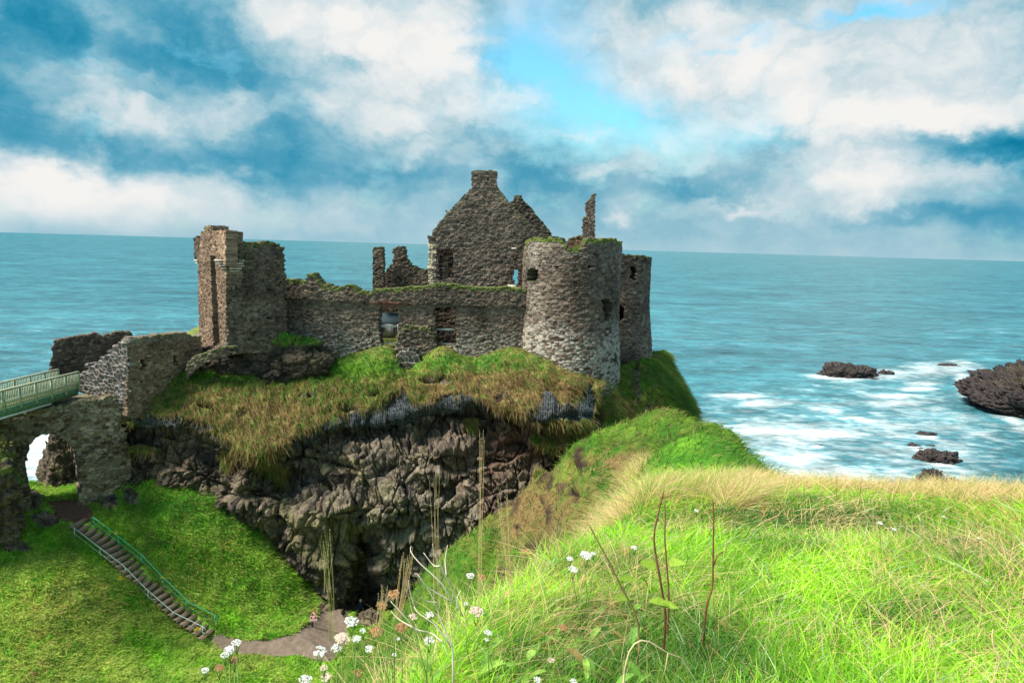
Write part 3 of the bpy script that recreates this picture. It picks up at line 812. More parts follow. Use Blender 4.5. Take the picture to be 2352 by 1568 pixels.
# ------------------------------------------------------------------ sea
def build_sea():
    nr, na = 620, 900
    r = np.concatenate([np.geomspace(60, 700, 480), np.geomspace(710, 60000, nr-480)])[:, None]
    a = np.radians(np.linspace(-75, 75, na))[None, :]
    x, y = r*np.sin(a), r*np.cos(a)
    P = np.stack([x, y, 0*x], -1)
    sx, sy = proj(P)
    # foam drifts (where the water is broken over the reef)
    def fo(pts, rx, ry, w):
        v = 0
        for cx, cy in pts: v = np.maximum(v, gb(sx, sy, cx, cy, rx, ry)*w)
        return v
    f = fo([(1700,910),(1760,925)], 75, 11, 1.0)
    f = np.maximum(f, fo([(1760,985),(1840,1000),(1900,995)], 130, 30, .85))
    f = np.maximum(f, fo([(1780,1080),(1900,1090),(2000,1095),(1840,1050)], 170, 45, .62))
    f = np.maximum(f, fo([(1940,868),(2040,858)], 90, 12, .85))
    f = np.maximum(f, fo([(2190,845),(2130,850)], 70, 20, .85))
    f = np.maximum(f, fo([(2060,925),(2040,910)], 80, 9, 1.0))
    f = np.maximum(f, fo([(2120,880),(2110,893)], 45, 6, 1.05))
    f = np.maximum(f, fo([(2140,1030),(2170,1050),(2240,1000)], 90, 20, .6))
    f = np.maximum(f, fo([(80,1060),(90,1000)], 60, 70, 1.1))
    f = np.maximum(f, fo([(2225,905),(2300,950),(2350,980)], 35, 16, .75))
    f = np.maximum(f, fo([(2000,1000)], 560, 140, .46))
    f = np.maximum(f, .17*sm(sy, 640, 760))
    for c_ in ((1948,868,95,12),(2040,862,26,6),(2178,843,32,6),(2157,1064,48,11),(2150,1122,55,12),(2098,1027,22,5),(2132,1002,30,6),(2112,1032,20,5),(1875,1024,24,5)):
        f = np.maximum(f, .95*gb(sx, sy, *c_))
    hl = segdist(sx, sy*2.2, [(2205,860*2.2),(2225,905*2.2),(2262,930*2.2),(2310,955*2.2),(2360,985*2.2)])[0]
    f = np.maximum(f, .9*np.exp(-(hl/22)**2))
    xr = x+.25*y; Q = np.stack([xr/15., y/9., 0*x], -1); Q2 = np.stack([xr/4., y/2.2, 0*x+3], -1)
    st = fbm(Q+.6*fbm(Q*.5, 2, 201)[..., None], 4, 203); st2 = fbm(Q2+.3*st[..., None], 4, 205)
    foam = np.clip((f*1.25+.60*st*np.minimum(1, f*3)+.6*st2*np.minimum(1, f*3)-.33)*.85, 0, .80)
    shore = np.clip(gb(sx, sy, 1830, 1110, 200, 28)+.5*gb(sx, sy, 1660, 1075, 90, 20), 0, 1)
    # low swell
    amp = np.exp(-(r/900)**2)
    P[..., 2] = amp*(.22*fbm(np.stack([x/14, y/6, 0*x], -1), 4, 207)+.10*fbm(np.stack([x/3.5, y/1.7, 0*x], -1), 3, 209))
    big = fbm(np.stack([x/160, y/60, 0*x], -1), 3, 211)
    c = mixc(np.array([.012, .098, .130]), np.array([.040, .195, .235]), np.clip(.5+.7*big+.5*st, 0, 1))
    c = mixc(c, np.array([.11, .27, .32]), np.clip(f*.8, 0, .8))
    c = mixc(c, np.array([.55, .52, .47]), shore*.8)
    c = mixc(c, np.array([.70, .75, .76]), foam)
    m, nt, b = mat_new('sea_water'); N_, L_ = nt.nodes, nt.links
    at = N_.new('ShaderNodeAttribute'); at.attribute_name = 'col'
    geo0 = N_.new('ShaderNodeNewGeometry'); fac = None
    for sc_, lo_, hi_ in ((.035, .72, 1.3), (.16, .62, 1.42), (.75, .70, 1.32)):
        mp = N_.new('ShaderNodeMapping'); mp.inputs['Scale'].default_value = (.45, 1, 1); mp.inputs['Rotation'].default_value = (0, 0, -.18); L_.new(geo0.outputs['Position'], mp.inputs[0])
        n = N_.new('ShaderNodeTexNoise'); n.inputs['Scale'].default_value = sc_; n.inputs['Detail'].default_value = 7; n.inputs['Roughness'].default_value = .62; n.inputs['Distortion'].default_value = .6
        L_.new(mp.outputs[0], n.inputs['Vector'])
        r_ = N_.new('ShaderNodeMapRange'); r_.inputs['From Min'].default_value = .34; r_.inputs['From Max'].default_value = .66; r_.inputs['To Min'].default_value = lo_; r_.inputs['To Max'].default_value = hi_
        L_.new(n.outputs['Fac'], r_.inputs['Value'])
        if fac is None: fac = r_.outputs[0]
        else:
            mm = N_.new('ShaderNodeMath'); mm.operation = 'MULTIPLY'; L_.new(fac, mm.inputs[0]); L_.new(r_.outputs[0], mm.inputs[1]); fac = mm.outputs[0]
    sv = N_.new('ShaderNodeVectorMath'); sv.operation = 'SCALE'; L_.new(at.outputs['Color'], sv.inputs[0]); L_.new(fac, sv.inputs['Scale'])
    L_.new(sv.outputs[0], b.inputs['Base Color'])
    b.inputs['Roughness'].default_value = .32; b.inputs['IOR'].default_value = 1.33; b.inputs['Specular IOR Level'].default_value = .5
    geo = N_.new('ShaderNodeNewGeometry')
    hs = None
    for sc, stv, dist_, amt in ((.22, (.35, 1, 1), 1.6, 1.), (.9, (.4, 1, 1), .5, 1.), (.05, (.4, 1, 1), 5., .8)):
        mp = N_.new('ShaderNodeMapping'); mp.inputs['Scale'].default_value = stv; L_.new(geo.outputs['Position'], mp.inputs[0])
        mp.inputs['Rotation'].default_value = (0, 0, .12)
        n = N_.new('ShaderNodeTexNoise'); n.inputs['Scale'].default_value = sc; n.inputs['Detail'].default_value = 6; n.inputs['Roughness'].default_value = .6
        L_.new(mp.outputs[0], n.inputs['Vector'])
        bp = N_.new('ShaderNodeBump'); bp.inputs['Distance'].default_value = dist_; bp.inputs['Strength'].default_value = amt
        L_.new(n.outputs['Fac'], bp.inputs['Height'])
        if hs: L_.new(hs, bp.inputs['Normal'])
        hs = bp.outputs[0]
    L_.new(hs, b.inputs['Normal'])
    grid_mesh('sea', P, m, c)['kind'] = 'structure'
build_sea()

def rock_blob(name, sx_, sy_, rx, ry, h, seed, label, d=None, yaw=0, mat=None, group=None, zoff=0, colf=None, nd=1.0, cat='rock', res=110, struct=False):
    """a rock standing on the water (or at depth d): rx, ry plan radii, h height"""
    if d is None: cx, cy = sea_at(np.array(float(sx_)), np.array(float(sy_))); base = np.array([float(cx), float(cy), -.4])
    else: base = W(np.array(float(sx_)), np.array(float(sy_)), np.array(float(d)))
    th = np.linspace(0, 2*math.pi, res*2, endpoint=False)[None, :]; ph = np.linspace(-.25, math.pi/2, res)[:, None]
    cp = np.maximum(np.cos(ph), 0)**(.55 if (d is None) else 1); ux, uy, uz = cp*np.cos(th), cp*np.sin(th), np.sin(ph)+0*th
    rr = 1+.35*fbm(np.stack([ux*1.3, uy*1.3, uz*1.3+seed], -1), 3, seed)
    x, y, z = ux*rx*rr, uy*ry*rr, uz*h*(rr if rx < 30 else 1)
    c, s_ = math.cos(yaw), math.sin(yaw)
    Q = np.stack([x*c-y*s_, x*s_+y*c, z], -1)
    sc = max(rx, ry)
    k = min(1.5, max(.2, h*.33))*nd
    nrm = np.stack([ux*c-uy*s_, ux*s_+uy*c, uz], -1)
    dsp = rock_disp((Q+seed*17.3)/max(.3, min(sc*.085, 1.5)), 1.)
    Q = Q+nrm*(dsp*k)[..., None]
    P = Q+base
    n1 = fbm(P/sc*4, 4, seed+5); n2 = fbm(P/sc*16, 3, seed+6)
    if colf is None:
        col = mixc(np.array([.016, .013, .014]), np.array([.075, .055, .048]), np.clip(.4+.6*n1+.5*n2, 0, 1))
    else: col = colf(P, Q, n1, n2)
    nv, nu = P.shape[:2]; idx = np.arange(nv*nu).reshape(nv, nu); nx = np.roll(idx, -1, 1)
    F4 = np.stack([idx[:-1], nx[:-1], nx[1:], idx[1:]], -1).reshape(-1, 4)
    o = mesh_np(name, P.reshape(-1, 3), F4, mat or M_SEAROCK, col.reshape(-1, 3), False)
    if struct: o['kind'] = 'structure'
    else: tag(o, label, cat, group)
    return o

def headland_col(P, Q, n1, n2):
    c = mixc(np.array([.012, .009, .010]), np.array([.050, .034, .030]), np.clip(.4+.6*n1+.5*n2, 0, 1))
    return mixc(c, np.array([.10, .08, .03]), sm(Q[..., 2]+9*n1, 9, 14)*.4)
G_ = 'dark rocks standing in the sea off the point'
rock_blob('sea_rock', 1948, 860, 11, 8, 3.6, 3, 'long low black rock furthest out in the surf', yaw=.1, group=G_)
rock_blob('sea_rock', 2036, 858, 3.2, 2, 1.4, 5, 'small black rock just right of the long low one', group=G_, res=50)
rock_blob('sea_rock', 2002, 869, 2.6, 1.6, .6, 6, 'flat sliver of rock under the right tip of the long low one', group=G_, res=40)
rock_blob('sea_rock', 2178, 839, 5, 2, 1.0, 7, 'thin flat rock awash near the large headland', group=G_, res=50)
rock_blob('headland_rock', 2500, 940, 32, 36, 12, 11, 'large black rocky point with olive moss at the right edge', yaw=-.5, colf=headland_col, res=300, nd=1.5)
rock_blob('sea_rock', 2155, 1056, 4.8, 2.6, 2.0, 13, 'brown rounded rock, biggest of the near group', group=G_, res=80)
rock_blob('sea_rock', 2182, 1042, 1.6, .9, .8, 14, 'small dark rock touching the top right of the brown rounded one', group=G_, res=40)
rock_blob('sea_rock', 2098, 1023, 1.7, 1.0, .8, 15, 'small jagged rock left of the near group', group=G_, res=40)
rock_blob('sea_rock', 2112, 1029, 1.2, .7, .5, 16, 'little flat rock low beside the small jagged one', group=G_, res=40)
rock_blob('sea_rock', 2138, 1022, 1.3, .7, .5, 18, 'little dark rock above the brown rounded one', group=G_, res=40)
rock_blob('sea_rock', 2130, 997, 2.6, 1.6, .9, 17, 'dark streaky rock half covered by foam above the near group', group=G_, res=40)
rock_blob('sea_rock', 2150, 1115, 5.0, 2.6, 1.8, 19, 'brown lumpy rock right behind the crest grass', group=G_, res=80)
rock_blob('sea_rock', 2140, 1092, 2.2, 1.2, 1.5, 20, 'crumbly dark rock behind the lumpy brown one', group=G_, res=50)
rock_blob('sea_rock', 1875, 1020, 2.2, .9, .35, 22, 'thin dark streak of rock in the left wash', group=G_, res=40)

# rocks by the bridge
def bank_col(P, Q, n1, n2):
    a = rock_colour(P, P[..., 0]*0, P[..., 0]*0)
    return mixc(a, grass_colour(P, .4+0*n1)*.8, sm(Q[..., 2]*.25+n1*1.2, .95, 1.3)*.8)
rock_blob('rock_bank', -75, 1180, 3.8, 3, 9.0, 31, None, d=53, colf=bank_col, mat=M_ROCK, nd=.35, struct=True, res=160)
def stack_col(P, Q, n1, n2):
    return mixc(rock_colour(P, P[..., 0]*0, P[..., 0]*0), np.array([.16, .14, .05]), sm(n1+n2*.6, 0, .7)*.7)
rock_blob('rock_stack', 190, 1240, 4.4, 4, 12.4, 37, None, d=69, colf=stack_col, mat=M_ROCK, nd=.3, struct=True, res=160)
def outcrop_col(P, Q, n1, n2):
    a = rock_colour(P, P[..., 0]*0, P[..., 0]*0)*.62
    return mixc(a, grass_colour(P, .15+0*n1)*.9, sm(Q[..., 2]+.5*n1, 3.0, 3.5)*sm(Q[..., 0], -3.5, -2))
rock_blob('rock_outcrop', 618, 858, 7.2, 2.7, 4.3, 41, None, d=68.0, colf=outcrop_col, mat=M_ROCK, nd=.4, struct=True, res=190)
rock_blob('rock_outcrop', 500, 840, 3.2, 1.6, 2.0, 43, None, d=66.5, colf=outcrop_col, mat=M_ROCK, nd=.4, struct=True, res=120)
# ------------------------------------------------------------------ masonry
PAL = [np.array([.070,.046,.034]), np.array([.145,.105,.078]), np.array([.085,.066,.056]), np.array([.20,.155,.115]), np.array([.042,.031,.027])]
MORTAR = np.array([.26, .225, .19])

def masonry(name, mapf, box, solid, thick=1.2, cs=.062, sw=.38, sh=.22, relief=.08, seed=1, parent=None, tone=1., mortar=.55,
            pale=None, moss=.5, rag=.6, bulge=None, vec=False, mat=None, tint=None, jit=.03, pal=None, mossf=None, mcol=None, mw=.12):
    """mapf(u,v,w) places wall coordinates (u along, v up, w into the wall) in space; solid(u,v) says where the wall stands"""
    u0, u1, v0, v1 = box
    nu, nv = max(2, int((u1-u0)/cs)), max(2, int((v1-v0)/cs))
    U, Vv = np.meshgrid(np.linspace(u0, u1, nu+1), np.linspace(v0, v1, nv+1))
    a, b = (sh, sw) if vec else (sw, sh)
    wob = .12*noise3(np.stack([U*1.3, Vv*1.3, U*0+seed], -1), seed)
    f1, f2, idr, cx, cy = worley2((U+wob)/a+seed*3.1, (Vv+wob*.6)/b, seed)
    uc = .5*(U[:-1, :-1]+U[1:, 1:]); vc = .5*(Vv[:-1, :-1]+Vv[1:, 1:])
    scx = (cx[:-1, :-1]-seed*3.1)*a; scy = cy[:-1, :-1]*b
    m = solid(uc*(1-rag)+scx*rag, vc*(1-rag)+scy*rag)
    if m.sum() == 0: raise ValueError(name)
    e = f2-f1
    g_ = noise3(np.stack([U*9, Vv*9, U*0+2.], -1), 77)
    depth = -relief*sm(e, .03, .13)*(.35+1.3*((idr*7.3) % 1))-.018*g_
    if bulge is not None: depth = depth-bulge(U, Vv)
    J = jit*np.stack([noise3(np.stack([U*9, Vv*9, U*0+k], -1), 7+k) for k in (0, 5)], -1)
    ends = (U <= u0+1e-6) | (U >= u1-1e-6)
    J[ends] = 0
    Pf = mapf(U+J[..., 0], Vv+J[..., 1], depth)
    Pb = mapf(U, Vv, thick+0*U)
    n = U.size; idx = np.arange(n).reshape(U.shape)
    c00, c10, c11, c01 = idx[:-1, :-1], idx[:-1, 1:], idx[1:, 1:], idx[1:, :-1]
    Q = [np.stack([c00, c10, c11, c01], -1)[m], np.stack([c00, c01, c11, c10], -1)[m]+n]
    pm = np.pad(m, 1)
    sides = []
    def side(sel, A, B, top=0):
        sides.append((A[sel], B[sel], top))
    side(m & ~pm[1:-1, :-2], c00, c01); side(m & ~pm[1:-1, 2:], c11, c10)
    side(m & ~pm[:-2, 1:-1], c10, c00, 1); side(m & ~pm[2:, 1:-1], c01, c11, 1)
    Q = np.concatenate(Q)
    # colour: each stone its own tone, lime mortar between, moss on the wall heads
    PL = pal or PAL
    k = idr*(len(PL)-1.001); ki = np.floor(k).astype(int); base = np.array(PL)[ki]*(1-(k-ki))[..., None]+np.array(PL)[ki+1]*(k-ki)[..., None]
    n1 = fbm(np.stack([U*.5, Vv*.5, U*0+seed], -1), 3, seed+3); n2 = fbm(np.stack([U*4, Vv*4, U*0+seed], -1), 3, seed+4)
    stn = fbm(np.stack([U*.22, Vv*.14, U*0+seed*2.], -1), 3, seed+12)
    base = base*(1+.45*n1+.55*stn+.45*n2+.55*(((idr*13.7) % 1)-.5))[..., None]*tone
    mo = sm(e, mw, mw*.25)*np.clip(mortar+.9*n1+.35*n2, 0, 1); base = base*(1-.55*sm(e, .10, .02)*np.clip(1-mortar-.9*n1, 0, 1))[..., None]
    c = mixc(base, MORTAR*tone if mcol is None else np.array(mcol), mo)
    c = mixc(c, np.array([.36, .34, .29])*tone, sm(fbm(np.stack([U*2.2, Vv*2.6, U*0+9.], -1), 3, seed+8), .45, .7)*.6)
    c = mixc(c, np.array([.025, .022, .02]), sm(n2-n1*.5, .62, .8)*.7)
    if pale is not None:
        pl = np.clip(pale(U, Vv), 0, 1)*sm(idr+.3*n2, .15, .6); c = mixc(c, np.array([.42, .39, .33])*(1+.3*n2)[..., None], pl*.8*sm(e, .02, .12))
    if tint is not None: c = tint(U, Vv, c, n1, n2)
    if moss:
        ms = mossf or solid
        top = ~ms(U, Vv+.35+.3*n1) & ms(U, Vv-.1)
        c = mixc(c, np.array([.10, .15, .02]), top*np.clip(moss+n2, 0, 1))
        c = mixc(c, np.array([.07, .085, .03]), sm(n1+.6*n2, .55, .9)*moss)
    F_, Bk, c2, Uf, Vf = Pf.reshape(-1, 3), Pb.reshape(-1, 3), c.reshape(-1, 3), U.ravel(), Vv.ravel()
    VV, CC, QQ = [F_, Bk], [c2, c2], [Q]; o_ = 2*n
    K = max(2, int(round(thick/.22)))
    for A, B, tp_ in sides:
        if len(A) == 0: continue
        rows_ = []
        for k_ in range(K+1):
            w_ = k_/K
            for E_ in (A, B):
                p_ = F_[E_]*(1-w_)+Bk[E_]*w_
                x_ = (Uf[E_]+w_*thick*(1-tp_))/sw; y_ = (Vf[E_]+w_*thick*tp_)/sh
                g1, g2, gi, _, _ = worley2(x_+.1*w_, y_, seed+9)
                ki = np.floor(gi*(len(PL)-1.001)).astype(int)
                cc_ = np.array(PL)[ki]*tone*1.05; cc_ = mixc(cc_, MORTAR*tone, sm(g2-g1, .13, .03)*mortar*.7)
                cc_ = c2[E_]*(.5)+cc_*.5
                if k_ == 0: cc_ = c2[E_]
                if moss and tp_: cc_ = mixc(cc_, np.array([.09, .14, .02]), np.full(len(E_), min(1, moss)*.8))
                p_ = p_ + (0 if k_ in (0, K) else 1)*np.stack([noise3(p_*3.1, 3), noise3(p_*3.1, 4), noise3(p_*3.1, 5)], -1)*relief*.8
                VV.append(p_); CC.append(cc_)
            rows_.append((o_, o_+len(A))); o_ += 2*len(A)
        r_ = np.arange(len(A))
        for k_ in range(K):
            a0, b0 = rows_[k_]; a1, b1 = rows_[k_+1]
            QQ.append(np.stack([a0+r_, b0+r_, b1+r_, a1+r_], -1))
    V = np.concatenate(VV); CC = np.concatenate(CC); Q = np.concatenate(QQ)
    used, inv = np.unique(Q, return_inverse=True)
    return mesh_np(name, V[used], inv.reshape(-1, 4), mat or M_STONE, CC[used], False, parent)

class Plane:
    """vertical wall plane through two points of the plan; outline points may be given on the photo grid"""
    def __init__(s, ax, ad, bx, bd, sy=700):
        a = W(np.array(float(ax)), np.array(float(sy)), np.array(float(ad))); b = W(np.array(float(bx)), np.array(float(sy)), np.array(float(bd)))
        s.a = a[:2]; t = b[:2]-a[:2]; s.L = np.linalg.norm(t); s.t = t/s.L
        s.n = np.array([-s.t[1], s.t[0]])          # into the wall (away from the viewer when a is left of b)
        s.off = 0.
    def uv(s, sx, sy):
        r = ray(np.array(float(sx)), np.array(float(sy)))
        k = np.dot(s.a, s.n)/np.dot(r[:2], s.n)
        return float(np.dot(r[:2]*k-s.a, s.t)), float(r[2]*k+CAMZ)
    def poly(s, pts): return [s.uv(*p) for p in pts]
    def f(s, U, V, Wd):
        x = s.a[0]+s.t[0]*U+s.n[0]*(Wd+s.off); y = s.a[1]+s.t[1]*U+s.n[1]*(Wd+s.off)
        return np.stack([x, y, V], -1)
    def pt(s, sx, sy, w=0.):
        u, v = s.uv(sx, sy); return s.f(u, v, w)

def panel(name, pl, outline, holes=(), **k):
    op = pl.poly(outline); hp = [pl.poly(h) for h in holes]
    def solid(u, v):
        m = inpoly(u, v, op)
        for h in hp: m &= ~inpoly(u, v, h)
        return m
    us = [p[0] for p in op]; vs = [p[1] for p in op]
    k.setdefault('mossf', lambda u, v: inpoly(u, v, op))
    return masonry(name, pl.f, (min(us)-.15, max(us)+.15, min(vs)-.1, max(vs)+.15), solid, **k)

def root(name, sx_, sy_, d, label, cat, group=None):
    o = empty(name, tuple(W(np.array(float(sx_)), np.array(float(sy_)), np.array(float(d)))))
    return tag(o, label, cat, group)

# ---- gatehouse (tall broken tower at the left)
gh = root('gatehouse', 540, 800, 66, 'tall broken gatehouse tower with a slit gap and pale corbel bands', 'tower')
GA = Plane(455, 70.0, 521, 64.0); GB = Plane(521, 64.0, 657, 67.4)
def gh_sunlit_tint(U, V, c, n1, n2): return c*np.array([1.18, 1.03, .90])  # warm tint paints sunlight on the left faces; their tone is raised too
panel('side_wall', GA, [(462,548),(463,532),(470,530),(471,519),(488,518),(489,530),(498,531),(520.5,532),(520.5,805),(459,812),(456,600)],
      [[(484,587),(495,587),(507,792),(492,796)]], thick=1.5, seed=2, parent=gh, rag=.25, tone=1.25, moss=.2, tint=gh_sunlit_tint, sw=.36, sh=.22, mortar=.7)
panel('front_wall', GB, [(521,562),(551,558),(560,556),(600,557),(606,554),(626,554),(630,559),(638,561),(640,568),(653,569),(650,577),(655,590),(652,600),(653,615),(656,640),(657,810),(521,812)],
      [[(614,728),(619,728),(619,734),(614,734)]], thick=1.5, seed=3, parent=gh, tone=.95, moss=.4, mortar=.5)
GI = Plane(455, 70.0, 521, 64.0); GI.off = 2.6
panel('inner_wall', GI, [(462,560),(519,560),(519,812),(459,812)], thick=.8, seed=7, parent=gh, tone=.8, moss=0)  # added darker panel closing off the slit so the gap looks shaded
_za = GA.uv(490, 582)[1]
boxes([((GA.f(.6, _za+.15, 1.9)+GA.f(GA.L-.5, _za+.15, 1.9))/2, GA.f(GA.L-.5, 0., 0.)/2-GA.f(.6, 0., 0.)/2, np.append(GA.n, 0)*1.9, (0, 0, .25))], 'light_block_slab', mat_plain('light_block_stone', (.09, .07, .055), .9), gh)  # added slab that keeps light out so the slit looks dark
GT = Plane(497, 65.6, 520, 63.3); GF = Plane(520, 63.35, 559, 64.35)
panel('corner_turret', GT, [(499,531),(508,528),(520,531),(520,612),(508,604),(499,598)], thick=1.0, seed=4, parent=gh, tone=1.5, tint=gh_sunlit_tint, moss=0, rag=.3)
panel('corner_turret', GF, [(520,531),(527,539),(527,562),(557,566),(557,600),(520,600)], thick=1.0, seed=5, parent=gh, tone=1.0, moss=.1, rag=.3)
M_CORB = mat_plain('pale_corbel_stone', (.50, .45, .37), .9, vary=.35, vscale=3)
cb = []
for k, (xr, sy_) in enumerate([(558,598),(556,604),(558,610),(553,616),(549,622)]):
    o = .62-.11*k
    p = GB.pt(521+k*1.5, sy_, -o/2); q = GB.pt(xr, sy_+(.2), -o/2)
    cb.append(beam(p, q, o+.12, .19 if k % 2 else .15))
panel_corbel = boxes(cb, 'corbel_band', M_CORB, gh)
cb = []
for k, sy_ in enumerate([598, 604, 610, 616]):
    o = .55-.12*k; p = GA.pt(505+k*2, sy_, -o/2); q = GA.pt(521, sy_, -o/2); cb.append(beam(p, q, o, .14))
boxes(cb, 'corbel_band', M_CORB, gh)
GL = Plane(446, 70.6, 463, 69.3)
panel('far_turret', GL, [(446,548),(450,544),(463,546),(463,606),(455,604),(448,598)], thick=1.2, seed=6, parent=gh, tone=.8, moss=0, rag=.4)
cb = []
for k, sy_ in enumerate([598, 604, 609]):
    p = GL.pt(447+k*2.4, sy_, .55); q = GL.pt(463, sy_, .55); cb.append(beam(p, q, 1.3-.15*k, .14))
boxes(cb, 'corbel_band', M_CORB, gh)

# ---- curtain wall with its two doorways
cw = root('curtain_wall', 900, 800, 70, 'long ruined curtain wall with two doorways and grass on its head', 'wall')
CW = Plane(636, 70.2, 1222, 70.2)
CW_TOP = [(636,640),(655,641),(690,644),(703,645),(707,632),(718,627),(724,629),(728,640),(735,642),(739,653),(760,655),(772,662),(786,658),(800,654),(812,657),(826,666),(850,672),(858,666),(880,663),(905,664),(930,659),(975,658),(985,655),(1012,650),(1045,652),(1060,657),(1100,660),(1150,661),(1164,657),(1180,661),(1205,663),(1222,666)]
ledge = lambda u: np.interp(u, [CW.uv(x, y)[0] for x, y in ((645,684),(800,693),(868,696),(1000,699),(1100,703),(1222,704))], [CW.uv(x, y)[1] for x, y in ((645,684),(800,693),(868,696),(1000,699),(1100,703),(1222,704))])
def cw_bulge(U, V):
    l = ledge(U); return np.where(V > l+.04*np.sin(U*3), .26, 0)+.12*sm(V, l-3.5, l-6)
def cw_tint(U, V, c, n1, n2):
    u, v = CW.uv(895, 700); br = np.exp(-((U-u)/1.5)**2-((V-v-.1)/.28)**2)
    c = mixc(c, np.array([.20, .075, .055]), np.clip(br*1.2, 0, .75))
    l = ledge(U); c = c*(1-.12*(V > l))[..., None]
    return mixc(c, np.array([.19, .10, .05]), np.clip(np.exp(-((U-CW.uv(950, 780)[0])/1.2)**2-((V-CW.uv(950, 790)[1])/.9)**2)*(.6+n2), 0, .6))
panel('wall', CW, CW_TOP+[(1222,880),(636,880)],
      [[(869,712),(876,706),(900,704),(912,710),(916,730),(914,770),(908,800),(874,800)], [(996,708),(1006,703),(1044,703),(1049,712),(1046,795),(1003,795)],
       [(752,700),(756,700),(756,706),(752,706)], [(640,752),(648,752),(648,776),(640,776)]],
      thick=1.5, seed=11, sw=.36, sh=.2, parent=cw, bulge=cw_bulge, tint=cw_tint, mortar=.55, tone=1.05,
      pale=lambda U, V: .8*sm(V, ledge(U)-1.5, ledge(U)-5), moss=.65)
M_LINT = mat_plain('slate_lintel', (.12, .10, .09), .9, vary=.3)
boxes([beam(CW.pt(990, 703, .4), CW.pt(1052, 702, .4), 1.0, .22)], 'lintel', M_LINT, cw)

rw = root('retaining_wall', 930, 850, 68.6, 'patch of dark mortared stones under the pier between the two doorways', 'wall')
RW = Plane(896, 68.4, 966, 68.4)
DK = [np.array([.035,.03,.032]), np.array([.07,.058,.052]), np.array([.05,.042,.04]), np.array([.11,.085,.07])]
panel('stonework', RW, [(915,800),(948,800),(962,812),(964,840),(948,862),(905,862),(899,838),(905,818)], thick=1.2, seed=12, parent=rw, pal=DK, mortar=1.6, mcol=(.42,.39,.34), mw=.2, moss=0, sw=.55, sh=.4)
buttress = root('buttress', 940, 800, 69, 'rough low buttress of brown stones between the doorways', 'wall')
BT = Plane(905, 69.3, 1000, 69.3)
panel('stonework', BT, [(915,765),(930,748),(985,752),(1000,775),(1003,800),(985,815),(940,825),(905,812),(908,790)], thick=1.6, seed=13, parent=buttress, relief=.14, mortar=.3, moss=.4, tone=1.1)

# ---- doorway gates
M_IRON = mat_plain('dark_iron', (.03, .028, .027), .5, .6)
M_RAILW = mat_plain('weathered_rail', (.52, .53, .50), .7)
def gate(name, x0, x1, yt, yb, ym, w, label, pitch=.13):
    g = root(name, (x0+x1)/2, yb, 70.8, label, 'gate', 'gates across the doorways of the curtain wall')
    P0 = Plane(x0, 70.2+w, x1, 70.2+w); zt, zb, zm = P0.uv(x0, yt)[1], P0.uv(x0, yb)[1], P0.uv(x0, ym)[1]
    a = P0.f(0., 0., 0.); b = P0.f(P0.L, 0., 0.)
    L_ = P0.L; V = lambda u, z: P0.f(u, z, 0.)
    boxes([beam(V(0, zt), V(L_, zt), .12, .20)], 'top_rail', M_RAILW, g)
    boxes([beam(V(0, zb), V(L_, zb), .12, .14)], 'bottom_rail', M_RAILW, g)
    for k in range(int(L_/pitch)+1):
        tubes([([V(k*pitch, zb), V(k*pitch, zm)], .035)], 'bar', M_IRON, g, 5)
    return g
gate('doorway_gate', 873, 912, 749, 788, 740, .5, 'left doorway gate of pale rails and dark bars, fence and green seen through it')
gate('doorway_gate', 1003, 1046, 756, 789, 757, .5, 'right doorway gate of dark bars under a pale top rail')

# ---- inner wall, hut and picket fence seen through the doorways
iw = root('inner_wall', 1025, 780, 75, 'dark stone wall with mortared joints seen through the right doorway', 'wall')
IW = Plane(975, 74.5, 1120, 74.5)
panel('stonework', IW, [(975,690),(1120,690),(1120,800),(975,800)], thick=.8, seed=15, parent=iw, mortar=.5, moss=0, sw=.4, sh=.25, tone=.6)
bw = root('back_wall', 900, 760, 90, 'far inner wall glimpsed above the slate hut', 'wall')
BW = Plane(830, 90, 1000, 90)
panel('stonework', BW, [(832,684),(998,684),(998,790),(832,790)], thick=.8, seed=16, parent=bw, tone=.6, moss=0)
hut = root('slate_hut', 892, 760, 82, 'small slate roofed hut seen through the left doorway', 'hut')
zr = W(np.array(890.), np.array(718.), np.array(83.))[2]; cx0 = float(W(np.array(845.), np.array(730.), np.array(82.))[0]); cx1 = float(W(np.array(925.), np.array(730.), np.array(82.))[0])
zg = W(np.array(890.), np.array(768.), np.array(81.))[2]
M_SLATE = mat_plain('grey_slate', (.035, .055, .062), .9, vary=.2, spec=.1); M_LIMEW = mat_plain('rubble_grey', (.10, .085, .07), .9)
def slab(name, pts, th, mat, parent):
    pts = np.array(pts, float); n = np.cross(pts[1]-pts[0], pts[2]-pts[0]); n /= np.linalg.norm(n)
    V = np.concatenate([pts, pts-n*th])
    return mesh_np(name, V, np.array([[0,1,2,3],[7,6,5,4],[0,4,5,1],[1,5,6,2],[2,6,7,3],[3,7,4,0]]), mat, None, False, parent)
slab('roof', [(cx0,81,zr-1.5),(cx1,81,zr-1.5),(cx1,83,zr),(cx0,83,zr)], .1, M_SLATE, hut)
slab('roof', [(cx1,85,zr-1.5),(cx0,85,zr-1.5),(cx0,83.02,zr),(cx1,83.02,zr)], .1, M_SLATE, hut)
boxes([((cx0/2+cx1/2,83,(zg+zr-1.6)/2-.6),((cx1-cx0)/2-.1,0,0),(0,1.8,0),(0,0,(zr-1.6-zg)/2+.6))], 'wall', M_LIMEW, hut)
pf = root('picket_fence', 892, 752, 78, 'white picket fence glimpsed through the left doorway', 'fence')
PF = Plane(850, 78, 925, 78); zt, zb = PF.uv(890, 744)[1], PF.uv(890, 760)[1]
